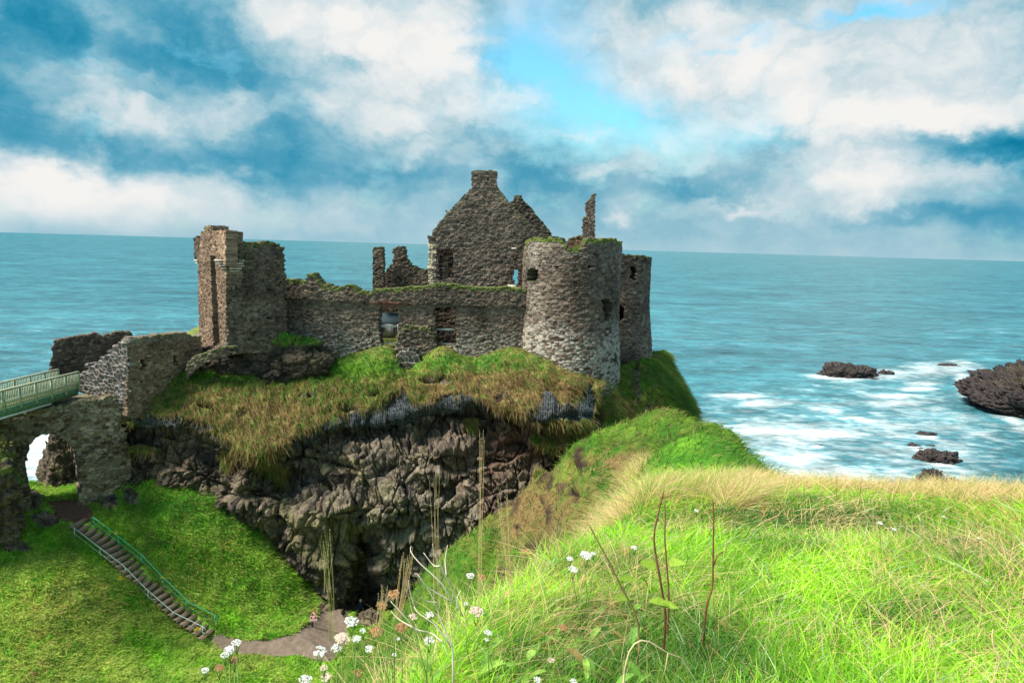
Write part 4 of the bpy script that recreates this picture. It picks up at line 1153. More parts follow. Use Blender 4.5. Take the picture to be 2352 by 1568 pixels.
for k in range(int(PF.L/.16)):
    boxes([beam(PF.f(k*.16, zb-.5, 0.), PF.f(k*.16, zt, 0.), .06, .07, (0, 1, 0))], 'picket', M_RAILW, pf)
boxes([beam(PF.f(0., zt-.15, .06), PF.f(PF.L, zt-.15, .06), .04, .09)], 'rail', M_RAILW, pf)

# ---- manor house gables
mh = root('manor_house', 1110, 700, 76, 'ruined house with a steep gable, chimney stump and pale corner stones', 'house')
MH = Plane(984, 76, 1240, 76)
def quoin(U, V, c, n1, n2):
    u0 = MH.uv(984, 600)[0]; zt = MH.uv(984, 545)[1]
    row = np.floor((V-.1)/.42).astype(int); ln = np.where(row % 2 == 0, .85, .45)
    q = (U < u0+ln) & (V < zt-.6) & (np.abs(((V-.1)/.42) % 1-.5) < .46)
    c = mixc(c, np.array([.62, .50, .34])*(1+.2*n2)[..., None], q*.95)
    ua, va = MH.uv(1092, 400); ub, vb = MH.uv(1136, 425)
    return c
panel('gable_wall', MH, [(984,700),(984,548),(981,546),(981,541),(992,542),(993,530),(1026,492),(1022,484),(1030,486),(1083,430),(1083,394),(1098,391),(1125,391),(1141,394),(1141,428),(1170,465),(1234,532),(1236,700)],
      [[(1005,573),(1041,571),(1042,640),(1008,642)], [(1178,572),(1192,573),(1189,655),(1180,656)]],
      thick=1.1, seed=21, parent=mh, mortar=1.15, mw=.16, tone=.95, tint=quoin, moss=.15, sw=.44, sh=.28, rag=.3)
boxes([beam(MH.pt(1002, 571, .45), MH.pt(1046, 569.5, .45), 1.0, .2)], 'lintel', M_LINT, mh)
boxes([beam(MH.pt(1168, 571, .45), MH.pt(1195, 571, .45), 1.0, .2)], 'lintel', M_CORB, mh)
boxes([beam(MH.pt(1166, 662, -.12), MH.pt(1186, 662, -.12), .5, .8)], 'sill_block', M_CORB, mh)
boxes([beam(MH.pt(1081.5, 396.5, .55), MH.pt(1142.5, 396.5, .55), 1.22, .1)], 'chimney_cap', M_LINT, mh)
M2 = Plane(1150, 84, 1272, 84)
panel('rear_gable', M2, [(1140,600),(1150,540),(1160,482),(1171,466),(1178,461),(1180,449),(1197,448),(1200,459),(1215,473),(1238,500),(1262,528),(1268,543),(1268,620),(1140,620)], thick=1.1, seed=22, parent=mh, mortar=.8, tone=.85, moss=.15, rag=.35)
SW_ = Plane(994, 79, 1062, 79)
panel('inner_wall', SW_, [(990,552),(1062,552),(1062,665),(990,665)], thick=.6, seed=23, parent=mh, mortar=.3, tone=.35, moss=0)  # stone tone cut down to paint the shade inside the window opening
SP_ = Plane(1014, 77.6, 1032, 77.6)
panel('inner_pier', SP_, [(1017,560),(1029,560),(1029,660),(1017,660)], thick=.5, seed=24, parent=mh, tone=1.2, mortar=.5, moss=0, rag=.2)  # stone tone raised to paint the pier as lit

# ---- free-standing fragments behind the curtain wall
def frag(name, label, d, ax, bx, outline, seed, cat='wall', **k):
    r = root(name, (ax+bx)/2, outline[-1][1], d, label, cat)
    pl = Plane(ax, d, bx, d)
    panel('stonework', pl, outline, seed=seed, parent=r, **k); return r
frag('stone_pier', 'narrow upright stone pier left of the small gable', 82, 856, 881, [(856,574),(860,568),(877,567),(880,572),(881,680),(856,680)], 31, 'pillar', thick=1.2, moss=.2, tone=.95, rag=.3)
frag('small_gable', 'small broken gable with a chimney stump behind the wall', 84, 880, 984, [(880,632),(884,624),(902,603),(903,573),(914,566),(927,566),(932,575),(932,592),(940,602),(948,610),(962,616),(983,618),(985,690),(880,690)], 32, 'gable', thick=1.1, mortar=.6, moss=.15, tone=.9)
frag('leaning_spike', 'thin pointed stone spike standing above the round tower', 77, 1336, 1368, [(1337,556),(1339,530),(1340,500),(1348,499),(1348,489),(1346,486),(1347,464),(1356,459),(1361,449),(1365,442),(1367,444),(1367,556)], 33, 'ruin', thick=.9, moss=.05, cs=.06, sw=.34, sh=.2, rag=.6, relief=.05)
frag('broken_wall', 'reddish broken wall inside the notch of the round tower', 75.5, 1298, 1342, [(1298,556),(1310,548),(1322,545),(1332,541),(1341,548),(1342,620),(1298,620)], 34, thick=.9, moss=.2, tint=lambda U, V, c, a, b: c*np.array([1.3, .95, .85]))

# ---- round towers
def tower(name, label, sx0, sx1, d, top_pts, zbot, flare, seed, holes=(), pale=None, tone=1., **k):
    """near silhouette edges at sx0, sx1; the axis at depth d"""
    sc = (sx0+sx1)/2
    c = W(np.array(float(sc)), np.array(700.), np.array(float(d)))[:2]
    ang0 = math.atan2(c[0], c[1])
    dist = math.hypot(*c); half = (math.atan((sx1-1176)/F)-math.atan((sx0-1176)/F))/2
    R = dist*math.sin(half)
    r = root(name, sc, 850, d, label, 'tower'); r.location = (c[0], c[1], zbot); r.matrix_world = Matrix.Translation((c[0], c[1], zbot))
    rad = lambda z: R*(1+flare*sm(z, 40, 30.5)**1.3)
    def f(U, V, Wd):
        th = U/R; rr = rad(V)-Wd
        # th = 0 faces the camera
        dx, dy = np.sin(th), -np.cos(th)
        ca, sa = math.cos(-ang0), math.sin(-ang0)
        X = dx*ca-dy*sa; Y = dx*sa+dy*ca
        return np.stack([c[0]+X*rr, c[1]+Y*rr, V], -1)
    def hit(px, py):
        q = ray(np.array(float(px)), np.array(float(py))); a = q[0]**2+q[1]**2; z = 38.
        for _ in range(6):
            R_ = float(rad(np.array(z))); b = -2*(q[0]*c[0]+q[1]*c[1]); cc = c[0]**2+c[1]**2-R_*R_
            disc = max(b*b-4*a*cc, 0); t = (-b-math.sqrt(disc))/(2*a); z = CAMZ+q[2]*t
        p = np.array([q[0]*t-c[0], q[1]*t-c[1]])
        th = math.atan2(p[0], -p[1])+ang0
        th = (th+math.pi) % (2*math.pi)-math.pi
        return th*R, z
    tp = [hit(*p) for p in top_pts]; tp.sort()
    tu = [-math.pi*R]+[p[0] for p in tp]+[math.pi*R]; tz = [tp[0][1]-.5]+[p[1] for p in tp]+[tp[-1][1]-.5]
    hp = [[hit(*p) for p in h] for h in holes]
    def solid(u, v):
        m = v < np.interp(u, tu, tz)+.12*np.sin(u*5.1)*np.sin(u*1.7)
        for h in hp: m &= ~inpoly(u, v, h)
        return m
    def mf(u, v): return v < np.interp(u, tu, tz)
    pf = None if pale is None else (lambda U, V: pale(U, V, hit))
    th_ = np.linspace(0, 2*math.pi, 40, endpoint=False); zt_ = min(tz[1:-1])-.55; Rf = R-.9
    ring_ = np.stack([c[0]+Rf*np.cos(th_), c[1]+Rf*np.sin(th_), 0*th_+zt_], -1)
    VV_ = np.concatenate([ring_, ring_-[0, 0, .5]]); QQ_ = [[0, 2*i+1, 2*i+2, (2*i+3) % 40] for i in range(19)]+[[40, 40+2*i+3 if 2*i+3 < 40 else 40, 40+2*i+2, 40+2*i+1] for i in range(18)]
    mesh_np('light_block_disc', VV_, np.array(QQ_), M_TURF, np.tile([.09, .10, .04], (80, 1)), False, r)  # added disc, blocks light from above so the tower openings look dark
    masonry('shaft', f, (-math.pi*R, math.pi*R, zbot, max(tz)+.4), solid, seed=seed, parent=r, pale=pf, tone=tone, jit=.02, mossf=mf, **k)
    return r, hit
TH = tower('round_tower', 'big round tower with grass on its rim and pale lower courses, nearest of the two', 1199, 1420, 72,
      [(1203,575),(1212,552),(1225,546),(1260,546),(1287,549),(1297,558),(1302,571),(1328,574),(1338,566),(1346,551),(1380,549),(1412,549),(1419,556)], 28.5, .085, 41,
      holes=[[(1211,622),(1220,616),(1236,620),(1238,640),(1228,649),(1212,646)], [(1381,690),(1392,686),(1405,692),(1402,724),(1396,738),(1386,732)],
             [(1408,812),(1415,808),(1418,832),(1410,834)], [(1238,608),(1242,608),(1242,613),(1238,613)], [(1275,610),(1279,610),(1279,615),(1275,615)], [(1322,606),(1326,606),(1326,612),(1322,612)],
             [(1352,610),(1356,610),(1356,615),(1352,615)], [(1384,612),(1388,612),(1388,617),(1384,617)], [(1374,662),(1378,662),(1378,667),(1374,667)]],
      pale=lambda U, V, hit: .95*sm(V+.25*U/5+.6*np.sin(U*.9), 37.2, 34.6)+.2*sm(V, 41.5, 43.5)+.4*np.exp(-((U+4.2)/1.3)**2), thick=1.6, mortar=.45, moss=.9, tone=.98, sw=.48, sh=.26)
tower('round_tower', 'slimmer round tower further back with a small square window', 1372, 1489, 82,
      [(1380,588),(1425,584),(1440,586),(1452,585),(1470,588),(1486,590)], 29, .24, 42,
      holes=[[(1447,612),(1461,613),(1459,642),(1448,641)], [(1418,700),(1426,700),(1436,712),(1434,728),(1422,740),(1414,728)]], thick=1.4, mortar=.5, moss=.25, tone=1.05)

# ---- entrance building by the bridge
eb = root('entrance_building', 370, 880, 61, 'roofless entrance building with two small windows at the bridge end', 'building')
E1 = Plane(291, 60.3, 462, 66.0); E2 = Plane(180, 61.6, 294, 60.0); E3 = Plane(114, 64.0, 302, 67.5)
def capst(U, V, c, n1, n2):
    t = np.interp(U, [E1.uv(290,0)[0], E1.uv(430,0)[0]], [E1.uv(290,795)[1], E1.uv(430,778)[1]]); m = V > t
    return np.where(m[..., None], c*1.5, c*np.array([1.15, 1.0, .92]))
panel('long_wall', E1, [(292,780),(300,777),(330,774),(365,769),(402,765),(425,762),(434,766),(440,772),(462,771),(463,815),(452,870),(430,960),(292,960)],
      [[(318,828),(332,827),(334,845),(320,847)], [(393,817),(406,815),(408,832),(395,834)]], thick=1.0, seed=51, parent=eb, tint=capst, tone=1.05, moss=.1, mortar=.7)
panel('end_wall', E2, [(181,852),(196,850),(199,838),(215,838),(230,822),(250,806),(268,795),(294,778),(294,930),(186,925)], thick=1.0, seed=52, parent=eb, pal=DK, mortar=1.6, mcol=(.42,.40,.37), mw=.2, moss=0, sw=.5, sh=.3, rag=.9)
panel('rear_wall', E3, [(113,850),(117,815),(121,795),(124,782),(142,779),(150,778),(165,774),(185,770),(200,768),(218,765),(228,767),(231,772),(245,768),(262,764),(280,761),(299,760),(302,764),(303,900),(130,900)], thick=1.0, seed=53, parent=eb, tone=.8, moss=0, mortar=.35)
boxes([beam(E1.pt(394.5, 825, .5), E1.pt(398, 824, .5), .3, 1.0, (0, 1, 0))], 'window_stone', M_CORB, eb)
lw = root('low_wall', 470, 850, 64.5, 'low curving rubble wall stepping down below the gatehouse', 'wall')
LWp = Plane(430, 63.2, 545, 63.8)
panel('stonework', LWp, [(428,838),(440,822),(470,812),(500,800),(524,795),(540,794),(540,815),(500,822),(470,835),(436,860),(428,870)], thick=1.0, seed=54, parent=lw, mortar=.9, moss=.3, tone=.9, relief=.12)

# ---- stone bridge with arch
sb = root('stone_bridge', 160, 1120, 58, 'old rubble stone bridge with a round arch beneath the footbridge', 'bridge')
SB = Plane(-70, 54.5, 305, 61.5)
arch = [(57,1105),(56,1080),(58,1055),(64,1030),(76,1010),(95,999),(115,996),(135,1000),(152,1010),(166,1028),(176,1050),(182,1080),(185,1120),(175,1200),(80,1200)]
def sb_tint(U, V, c, n1, n2):
    u, v = SB.uv(240, 960); m = np.exp(-((U-u)/2.0)**2-((V-v)/2.5)**2)
    return c*(1+.55*m)[..., None]*np.array([1.05, 1, .93])
panel('arch_wall', SB, [(-70,985),(-30,965),(0,956),(60,946),(120,935),(186,921),(230,914),(262,905),(296,905),(300,940),(285,975),(290,1010),(300,1050),(290,1200),(-70,1250)], [arch], thick=3.2, seed=61, parent=sb,
      tint=sb_tint, relief=.13, mortar=.45, moss=.15, sw=.5, sh=.28, pale=lambda U, V: .3+0*U)
# voussoirs round the arch
ap = SB.poly(arch[1:12]); vs_ = []
for k in range(21):
    t = k/20*(len(ap)-1); i = min(int(t), len(ap)-2); f_ = t-i
    u = ap[i][0]*(1-f_)+ap[i+1][0]*f_; v = ap[i][1]*(1-f_)+ap[i+1][1]*f_
    du, dv = ap[i+1][0]-ap[i][0], ap[i+1][1]-ap[i][1]; l = math.hypot(du, dv); nx_, ny_ = -dv/l, du/l
    p = SB.f(u+nx_*.02, v+ny_*.02, .15); q = SB.f(u+nx_*(.42+.1*random.random()), v+ny_*.45, .15)
    vs_.append(beam(p, q, .5, .2, tuple(np.append(SB.n, 0)*1.0+1e-3)))
boxes(vs_, 'arch_stones', mat_plain('arch_stone', (.12, .10, .085), .9, vary=.4, vscale=2), sb)

# ---- timber footbridge
M_WOOD = mat_plain('weathered_green_timber', (.30, .36, .24), .85, vary=.28, vscale=5)
M_WOODP = mat_plain('pale_bleached_timber', (.50, .50, .34), .85, vary=.25, vscale=6)
M_WOODD = mat_plain('mossy_green_beam', (.10, .21, .12), .85, vary=.35, vscale=4)
M_STEEL = mat_plain('galvanised_beam', (.62, .68, .70), .5)
fb = root('footbridge', 90, 930, 58, 'weathered green timber footbridge with picket railings crossing to the ruin', 'bridge')
zT = float(W(np.array(180.), np.array(853.), np.array(60.2))[2])
def line(px0, py0, d0, px1, py1):
    a = W(np.array(float(px0)), np.array(float(py0)), np.array(float(d0))); r = ray(np.array(float(px1)), np.array(float(py1)))
    k = (a[2]-CAMZ)/r[2]; b = np.array([r[0]*k, r[1]*k, a[2]]); return a, b
nearR, nearL = line(180, 853, 60.2, 0, 897)
t_ = (nearL-nearR); t_ /= np.linalg.norm(t_); wn = np.array([-t_[1], t_[0], 0]); wn *= np.sign(wn[1])
LEN = np.linalg.norm(nearL-nearR)+7
# far railing 2.4 m behind
def rail_run(p0, shift, name_grp):
    o = p0+shift
    at = lambda s, z: o+t_*s+np.array([0, 0, z])
    boxes([beam(at(0, 0), at(LEN, 0), .16, .07)], 'handrail', M_WOODP, fb)
    boxes([beam(at(0, -1.02), at(LEN, -1.02), .06, .30)], 'kick_board', M_WOODP, fb)
    s = 0.02; i = 0
    while s < LEN:
        boxes([beam(at(s, -1.78), at(s, -.03), .16, .14, tuple(t_))], 'post', M_WOOD, fb); s += 1.62; i += 1
    s = .15; pk = []
    while s < LEN:
        pk.append(beam(at(s, -1.42), at(s, -.04), .045, .075, tuple(t_))); s += .165
    # the many pickets that show, each a part (the rest as one)
    for b_ in pk[:50]: boxes([b_], 'picket', M_WOOD, fb)
    if len(pk) > 50: boxes(pk[50:], 'pickets', M_WOOD, fb)['kind'] = 'stuff'
rail_run(nearR, np.zeros(3), 0)
rail_run(nearR+t_*(-.6), wn*2.45, 1)
at = lambda s, z, w=0.: nearR+t_*s+wn*w+np.array([0, 0, z])
boxes([beam(at(.1, -1.80, .14), at(LEN, -1.80, .14), .18, .62)], 'side_beam', M_WOODD, fb)
boxes([beam(at(.1, -1.80, 2.3), at(LEN, -1.80, 2.3), .18, .62)], 'side_beam', M_WOODD, fb)
boxes([beam(at(.1, -1.43, 1.22), at(LEN, -1.43, 1.22), 2.0, .08)], 'deck', M_WOODP, fb)
boxes([beam(at(3.3, -2.2, .14), at(LEN, -2.2, .14), .24, .14)], 'steel_beam', M_STEEL, fb)

# ---- steps and handrails in the hollow
st = root('hillside_steps', 320, 1330, 55, 'long straight flight of brown earth and timber steps down into the hollow', 'steps')
M_TREAD = mat_plain('worn_tread', (.25, .18, .13), .95, vary=.35, vscale=6); M_RISER = mat_plain('timber_riser', (.17, .12, .085), .9, vary=.3)
SP = [(180,1203),(243,1245),(281,1289),(316,1320),(352,1349),(390,1391),(422,1422),(474,1455)]
gp = np.array([pick(VA_P, *p) for p in SP])
seg = np.linalg.norm(np.diff(gp, axis=0), axis=1); cs_ = np.concatenate([[0], np.cumsum(seg)])
NS = 25
SPTS = np.stack([np.interp(np.linspace(0, cs_[-1], NS), cs_, gp[:, k]) for k in range(3)], 1)
SPTS[:, 2] = np.interp(np.linspace(0, 1, NS), [0, 1], [SPTS[0, 2]+.15, SPTS[-1, 2]+.12])*.6+(SPTS[:, 2]+.15)*.4
for k in range(NS):
    p = SPTS[k]; d_ = SPTS[min(k+1, NS-1)]-SPTS[max(k-1, 0)]; d_[2] = 0; run = np.linalg.norm(d_)/(2 if 0 < k < NS-1 else 1); d_ /= np.linalg.norm(d_)
    s_ = np.array([-d_[1], d_[0], 0]); rs = .16 if k == NS-1 else abs(SPTS[k, 2]-SPTS[k+1, 2])
    w_ = .85+.1*random.random()
    t = boxes([(p, d_*(run*.34), s_*w_, np.array([0, 0, .05]))], 'tread', M_TREAD, st)
    boxes([(p+d_*(run*.49)-np.array([0, 0, rs*.45]), d_*.05, s_*(w_+.03), np.array([0, 0, rs*.5]))], 'riser', M_RISER, st)
M_GRAIL = mat_plain('green_painted_rail', (.05, .42, .25), .45, .0); M_SRAIL = mat_plain('worn_grey_green_rail', (.50, .62, .55), .45, .2)
def handrail(label, pts, mat, posts, low=.52):
    base = np.array([pick(VA_P, x, y+22) for x, y in pts]); base = np.array([W(np.array(float(x)), np.array(float(y)), np.array(float(b[1]))) for (x, y), b in zip(pts, base)])
    r = tag(empty('handrail', tuple(base[0]-np.array([0, 0, 1.]))), label, 'handrail', 'handrails of the hillside steps')
    up = np.array([0, 0, 1.])
    loop0 = [base[0]-up*low, base[0]-up*low*.5+(base[0]-base[1])*.04, base[0]]
    e = (base[-1]-base[-2]); e /= np.linalg.norm(e)
    tubes([(list(base)+[base[-1]+e*.18-up*.12, base[-1]+e*.2-up*low*.9, base[-1]-up*low], .034)], 'top_rail', mat, r)
    tubes([([base[0]]+[base[0]-e*.12-up*low*.5]+[b-up*low for b in base], .024)], 'lower_rail', mat, r)
    c = np.concatenate([[0], np.cumsum(np.linalg.norm(np.diff(base, axis=0), axis=1))])
    for f_ in np.linspace(0.005, .995, posts):
        p = np.array([np.interp(f_*c[-1], c, base[:, k]) for k in range(3)])
        tubes([([p, p-up*1.35], .032)], 'post', mat, r)
handrail('grey green tube handrail on the near side of the steps', [(169,1211),(225,1254),(281,1296),(334,1350),(397,1405),(467,1439)], M_SRAIL, 6)
handrail('bright green tube handrail on the far side of the steps', [(214,1187),(246,1211),(327,1275),(376,1327),(434,1382),(495,1413)], M_GRAIL, 6)

# ---- warning sign on the path
sg_p = pick(VA_P, 717, 1440)
sgn = tag(empty('warning_sign', tuple(sg_p)), 'red bordered triangle over a red panel on a short post by the path', 'sign')
M_RED = mat_plain('sign_red', (.60, .03, .02), .5, vary=.05); M_WHITE = mat_plain('sign_white', (.80, .74, .74), .5, vary=.04); M_BLK = mat_plain('sign_black', (.02, .02, .02), .6)
k_ = sg_p[1]/F
def S(dx, dy, y=0.): return np.array([sg_p[0]+(dx-717)*k_, sg_p[1]-.05-y, sg_p[2]+(1441-dy)*k_])
def flat(name, pts, y, mat, par, th=.02):
    n = len(pts); bm = bmesh.new(); vs = [bm.verts.new(S(px, py, y)) for px, py in pts]
    f = bm.faces.new(vs); r = bmesh.ops.extrude_face_region(bm, geom=[f]); bmesh.ops.translate(bm, verts=[v for v in r['geom'] if isinstance(v, bmesh.types.BMVert)], vec=(0, th, 0))
    bmesh.ops.recalc_face_normals(bm, faces=bm.faces)
    me = bpy.data.meshes.new(name); bm.to_mesh(me); bm.free(); me.materials.append(mat)
    o = bpy.data.objects.new(name, me); COL.objects.link(o); o.parent = par; o.matrix_parent_inverse = par.matrix_world.inverted(); return o
M_POST = mat_plain('brown_post', (.06, .04, .03), .8)
boxes([(S(717, 1425, -.06), (.06, 0, 0), (0, .04, 0), (0, 0, 16*k_))], 'post', M_POST, sgn)
flat('triangle_plate', [(711,1408),(721,1393),(730,1407)], .0, M_RED, sgn, .03)
tri = flat('triangle_face', [(715,1406.4),(721,1396.5),(727,1406)], .012, M_WHITE, sgn, .01)
flat('falling_edge_symbol', [(716.5,1406),(718.5,1402),(720,1403),(721,1406)], .02, M_BLK, sgn, .006)
flat('panel', [(712,1410),(729.5,1408.5),(729.5,1424),(712,1426)], .0, M_WHITE, sgn, .03)
flat('red_field', [(713.5,1411.5),(728.2,1410.2),(728.2,1416.4),(713.5,1417.6)], .012, M_RED, sgn, .01)
flat('white_symbol', [(717.5,1413),(719,1411.8),(722.5,1411.8),(724,1413),(723.5,1415.4),(718,1415.8)], .02, M_WHITE, sgn, .006)
flat('red_strip', [(713.5,1422.4),(728.2,1421),(728.2,1422.6),(713.5,1424.2)], .012, M_RED, sgn, .01)

# ---- rockfall netting
M_NET = mat_plain('netting_wire', (.20, .27, .31), .6, vary=.2)
def netting(pts, label, seed):
    x0, x1 = min(p[0] for p in pts), max(p[0] for p in pts); y0, y1 = min(p[1] for p in pts), max(p[1] for p in pts)
    S2 = CL_P[::1]; cxs = CL_X; cys = CL_Y
    V_, Q_ = [], []
    m = (cxs > x0-6) & (cxs < x1+6) & (cys > y0-6) & (cys < y1+6)
    ii, jj = np.where(m); i0, i1, j0, j1 = ii.min(), ii.max(), jj.min(), jj.max()
    Pg = CL_P[i0:i1:1, j0:j1:1]+CL_N[i0:i1, j0:j1]*.22; gx = cxs[i0:i1, j0:j1]; gy = cys[i0:i1, j0:j1]
    # smooth the sheet so that it spans the hollows
    for _ in range(14):
        q = Pg.copy(); q[1:-1, 1:-1] = (Pg[:-2, 1:-1]+Pg[2:, 1:-1]+Pg[1:-1, :-2]+Pg[1:-1, 2:])/4; Pg = q
    inn = inpoly(gx+5*noise3(Pg*1.0, 5), gy+5*noise3(Pg*1.1, 6), pts)
    h, w = inn.shape; w_ = .010
    A, B = [], []
    for di, dj, step in ((1, 0, 4), (0, 1, 5), (2, 3, 4)):
        a = Pg[:h-di, :w-dj]; b = Pg[di:, dj:]; ok = inn[:h-di, :w-dj] & inn[di:, dj:]
        I, J = np.indices(ok.shape)
        if di == 1 and dj == 0: ok &= (J % step == 0)
        elif di == 0: ok &= (I % step == 0)
        else: ok &= (I % 2 == 0) & (J % 3 == 0) & (((I//2)-(J//3)) % 3 == 0)
        A.append(a[ok]); B.append(b[ok])
    A, B = np.concatenate(A), np.concatenate(B)
    t = B-A; s1 = np.cross(t, [0, -1., 0]); s1 /= np.linalg.norm(s1, axis=1, keepdims=True)+1e-9; s1 *= w_; s2 = np.array([0, -1., 0])*w_
    n = len(A)
    Vv = np.stack([A+s1, A-s1*.5+s2, A-s1*.5-s2, B+s1, B-s1*.5+s2, B-s1*.5-s2], 1).reshape(-1, 3)
    base = (np.arange(n)*6)[:, None]
    Qq = np.concatenate([base+np.array([[0, 1, 4, 3]]), base+np.array([[1, 2, 5, 4]]), base+np.array([[2, 0, 3, 5]])])
    r = tag(empty('rockfall_net', tuple(Pg[h//2, w//2])), label, 'netting', 'wire nets pinned to the cliff top')
    mesh_np('mesh', Vv, Qq, M_NET, None, False, r)
    lo = [p for p in pts if p[1] > (np.interp(p[0], [x0, x1], [pts[0][1], pts[-1][1]])-10)]
    lo.sort(); cab = []
    for (xa, ya), (xb, yb) in zip(lo[:-1], lo[1:]):
        for t_2 in np.linspace(0, 1, 5)[:-1]:
            k = np.argmin((gx-(xa+(xb-xa)*t_2))**2+(gy-(ya+(yb-ya)*t_2))**2); cab.append(Pg.reshape(-1, 3)[k])
    tubes([(cab, .022)], 'edge_cable', M_NET, r, 5)
netting(NETS[0], 'grey wire net under the turf left, beside the bridge', 1)
netting(NETS[1], 'long grey blue wire net under the turf in the middle of the cliff', 2)
netting(NETS[2], 'grey wire net hanging right below the big round tower', 3)
# ------------------------------------------------------------------ plants of the foreground
def f1_(v): return np.array(float(v))
def W1(x, y, d): return W(f1_(x), f1_(y), f1_(d))
def depth_for(sx_, sy_, h, lo=2.3, hi=16.):
    best, bd = None, 9
    for d in np.geomspace(lo, hi, 60):
        p = W1(sx_, sy_, d); e = abs(p[2]-ground_z(p[0], p[1])-h)
        if e < bd: best, bd = d, e
    return best
M_STEM = mat_plain('green_stem', (.16, .26, .05), .7, vary=.3); M_DRYSTEM = mat_plain('dry_stem', (.55, .42, .24), .8, vary=.25)
M_BROWN = mat_plain('brown_stalk', (.17, .065, .03), .75, vary=.35, vscale=20); M_TWIG = mat_plain('bleached_twig', (.72, .60, .47), .75, vary=.2, vscale=15)
M_FLOWER = mat_blade('petals', .25); M_LEAF = mat_blade('leaf', .4)
FC = {'w': (.72, .72, .69), 'b': (.42, .22, .10), 'p': (.78, .62, .50), 'y': (.85, .62, .02)}

def floret_head(name, c, r, kind, parent, n=46, up=None):
    """flat cluster of many small florets"""
    a = rng.random(n)*2*math.pi; q = np.sqrt(rng.random(n)); X, Y = np.cos(a)*q*r, np.sin(a)*q*r
    lump = .25*noise3(np.stack([X/r*1.7+c[0]*9, Y/r*1.7, X*0], -1), 5)
    Z = r*(.20*(1-q*q)+lump*.7)+rng.normal(0, .03*r, n)
    up = np.array([.15, -.25, 1.]) if up is None else up
    up = up/np.linalg.norm(up); e1 = np.cross(up, [0, 1, 0]); e1 /= np.linalg.norm(e1); e2 = np.cross(up, e1)
    O = c+np.outer(X, e1)+np.outer(Y, e2)+np.outer(Z, up)
    fr = r*(.16+.11*rng.random(n))
    ring = np.linspace(0, 2*math.pi, 6, endpoint=False)
    V, Q, CC = [], [], []
    base = np.array(FC[kind])
    for k in range(n):
        t = up+rng.normal(0, .35, 3); t /= np.linalg.norm(t); b1 = np.cross(t, [1, .3, 0]); b1 /= np.linalg.norm(b1); b2 = np.cross(t, b1)
        o = len(V)*1
        pts = [O[k]+(b1*math.cos(x)+b2*math.sin(x))*fr[k]*(1 if i % 2 else .8)-t*fr[k]*.25 for i, x in enumerate(ring)]+[O[k]+t*fr[k]*.35]
        o = k*7; V += pts
        Q += [[o, o+1, o+6, o+6], [o+1, o+2, o+6, o+6], [o+2, o+3, o+6, o+6], [o+3, o+4, o+6, o+6], [o+4, o+5, o+6, o+6], [o+5, o, o+6, o+6]]
        cc = base*(.8+.35*rng.random())*(1 if kind != 'b' else .7+.8*rng.random())
        CC += [cc]*6+[cc*(.9 if kind == 'w' else .6)]
    Q = np.array(Q)[:, :3]
    return mesh_np(name, np.array(V), Q, M_FLOWER, np.array(CC), False, parent), O

def leaf_mesh(name, p, direction, L, wd, col, parent, fern=True):
    d = np.array(direction, float); d /= np.linalg.norm(d); s = np.cross(d, [0, 0, 1.]); s /= np.linalg.norm(s); V, Q, C = [], [], []
    n = 16
    for i in range(n):
        t0 = i/n
        for sg in (-1, 1):
            a = p+d*L*t0+np.array([0, 0, -.5*L*t0*t0]); w = wd*math.sin(math.pi*min(1, t0*.85+.15))*(1 if fern else 1)
            b = a+s*sg*w+d*L*.08+np.array([0, 0, .02*L]); wid = d*L/n*(.40 if fern else 1.05)
            o = len(V); V += [a, a+wid, b+wid*.5, b]; Q.append([o, o+1, o+2, o+3]); C += [np.array(col)*(.85+.3*rng.random())]*4
    return mesh_np(name, np.array(V), np.array(Q), M_LEAF, np.array(C), False, parent)

def yarrow(label, heads, h=.42, cat='flower', name='yarrow_plant', group='flowering plants in the foreground grass', d=None, green=M_STEM):
    hx = sum(q[0] for q in heads)/len(heads); hy = max(q[1] for q in heads)
    d = d or depth_for(hx, hy, h)
    c0 = W1(hx, hy, d); gz = max(ground_z(c0[0]+.03, c0[1]), c0[2]-1.6); b = np.array([c0[0]+.03, c0[1]+.02, gz-.03])
    r = tag(empty(name, tuple(b)), label, cat, group)
    top = b*.35+c0*.65
    for (x, y, s_, k) in heads:
        dd = d*(1+.03*random.uniform(-1, 1)); c = W1(x, y, dd); rad = s_*dd/F/2*.74
        floret_head('flower_head', c, rad, k, r, n=int(30+s_*.9))
        j = c-np.array([0, 0, rad*1.8+.02])
        m_ = (b+j)/2+np.array([random.uniform(-.03, .03), 0, .02])
        paths = [([b, m_, j], [.0032, .0028, .0022])]
        for a in np.linspace(0, 2*math.pi, 7)[:-1]:
            e = c+np.array([math.cos(a), math.sin(a), 0])*rad*.65-np.array([0, 0, rad*.08]); paths.append(([j, (j+e)/2+np.array([math.cos(a), math.sin(a), 0])*rad*.15, e], .0012))
        tubes(paths, 'stem', green, r, 5)
    for k in range(4):
        a = random.uniform(0, 6.28); z = b+(top-b)*random.uniform(.1, .8)
        leaf_mesh('leaf', z, (math.cos(a), math.sin(a), .5), random.uniform(.07, .13), .018, (.16, .34, .05), r)
    return r
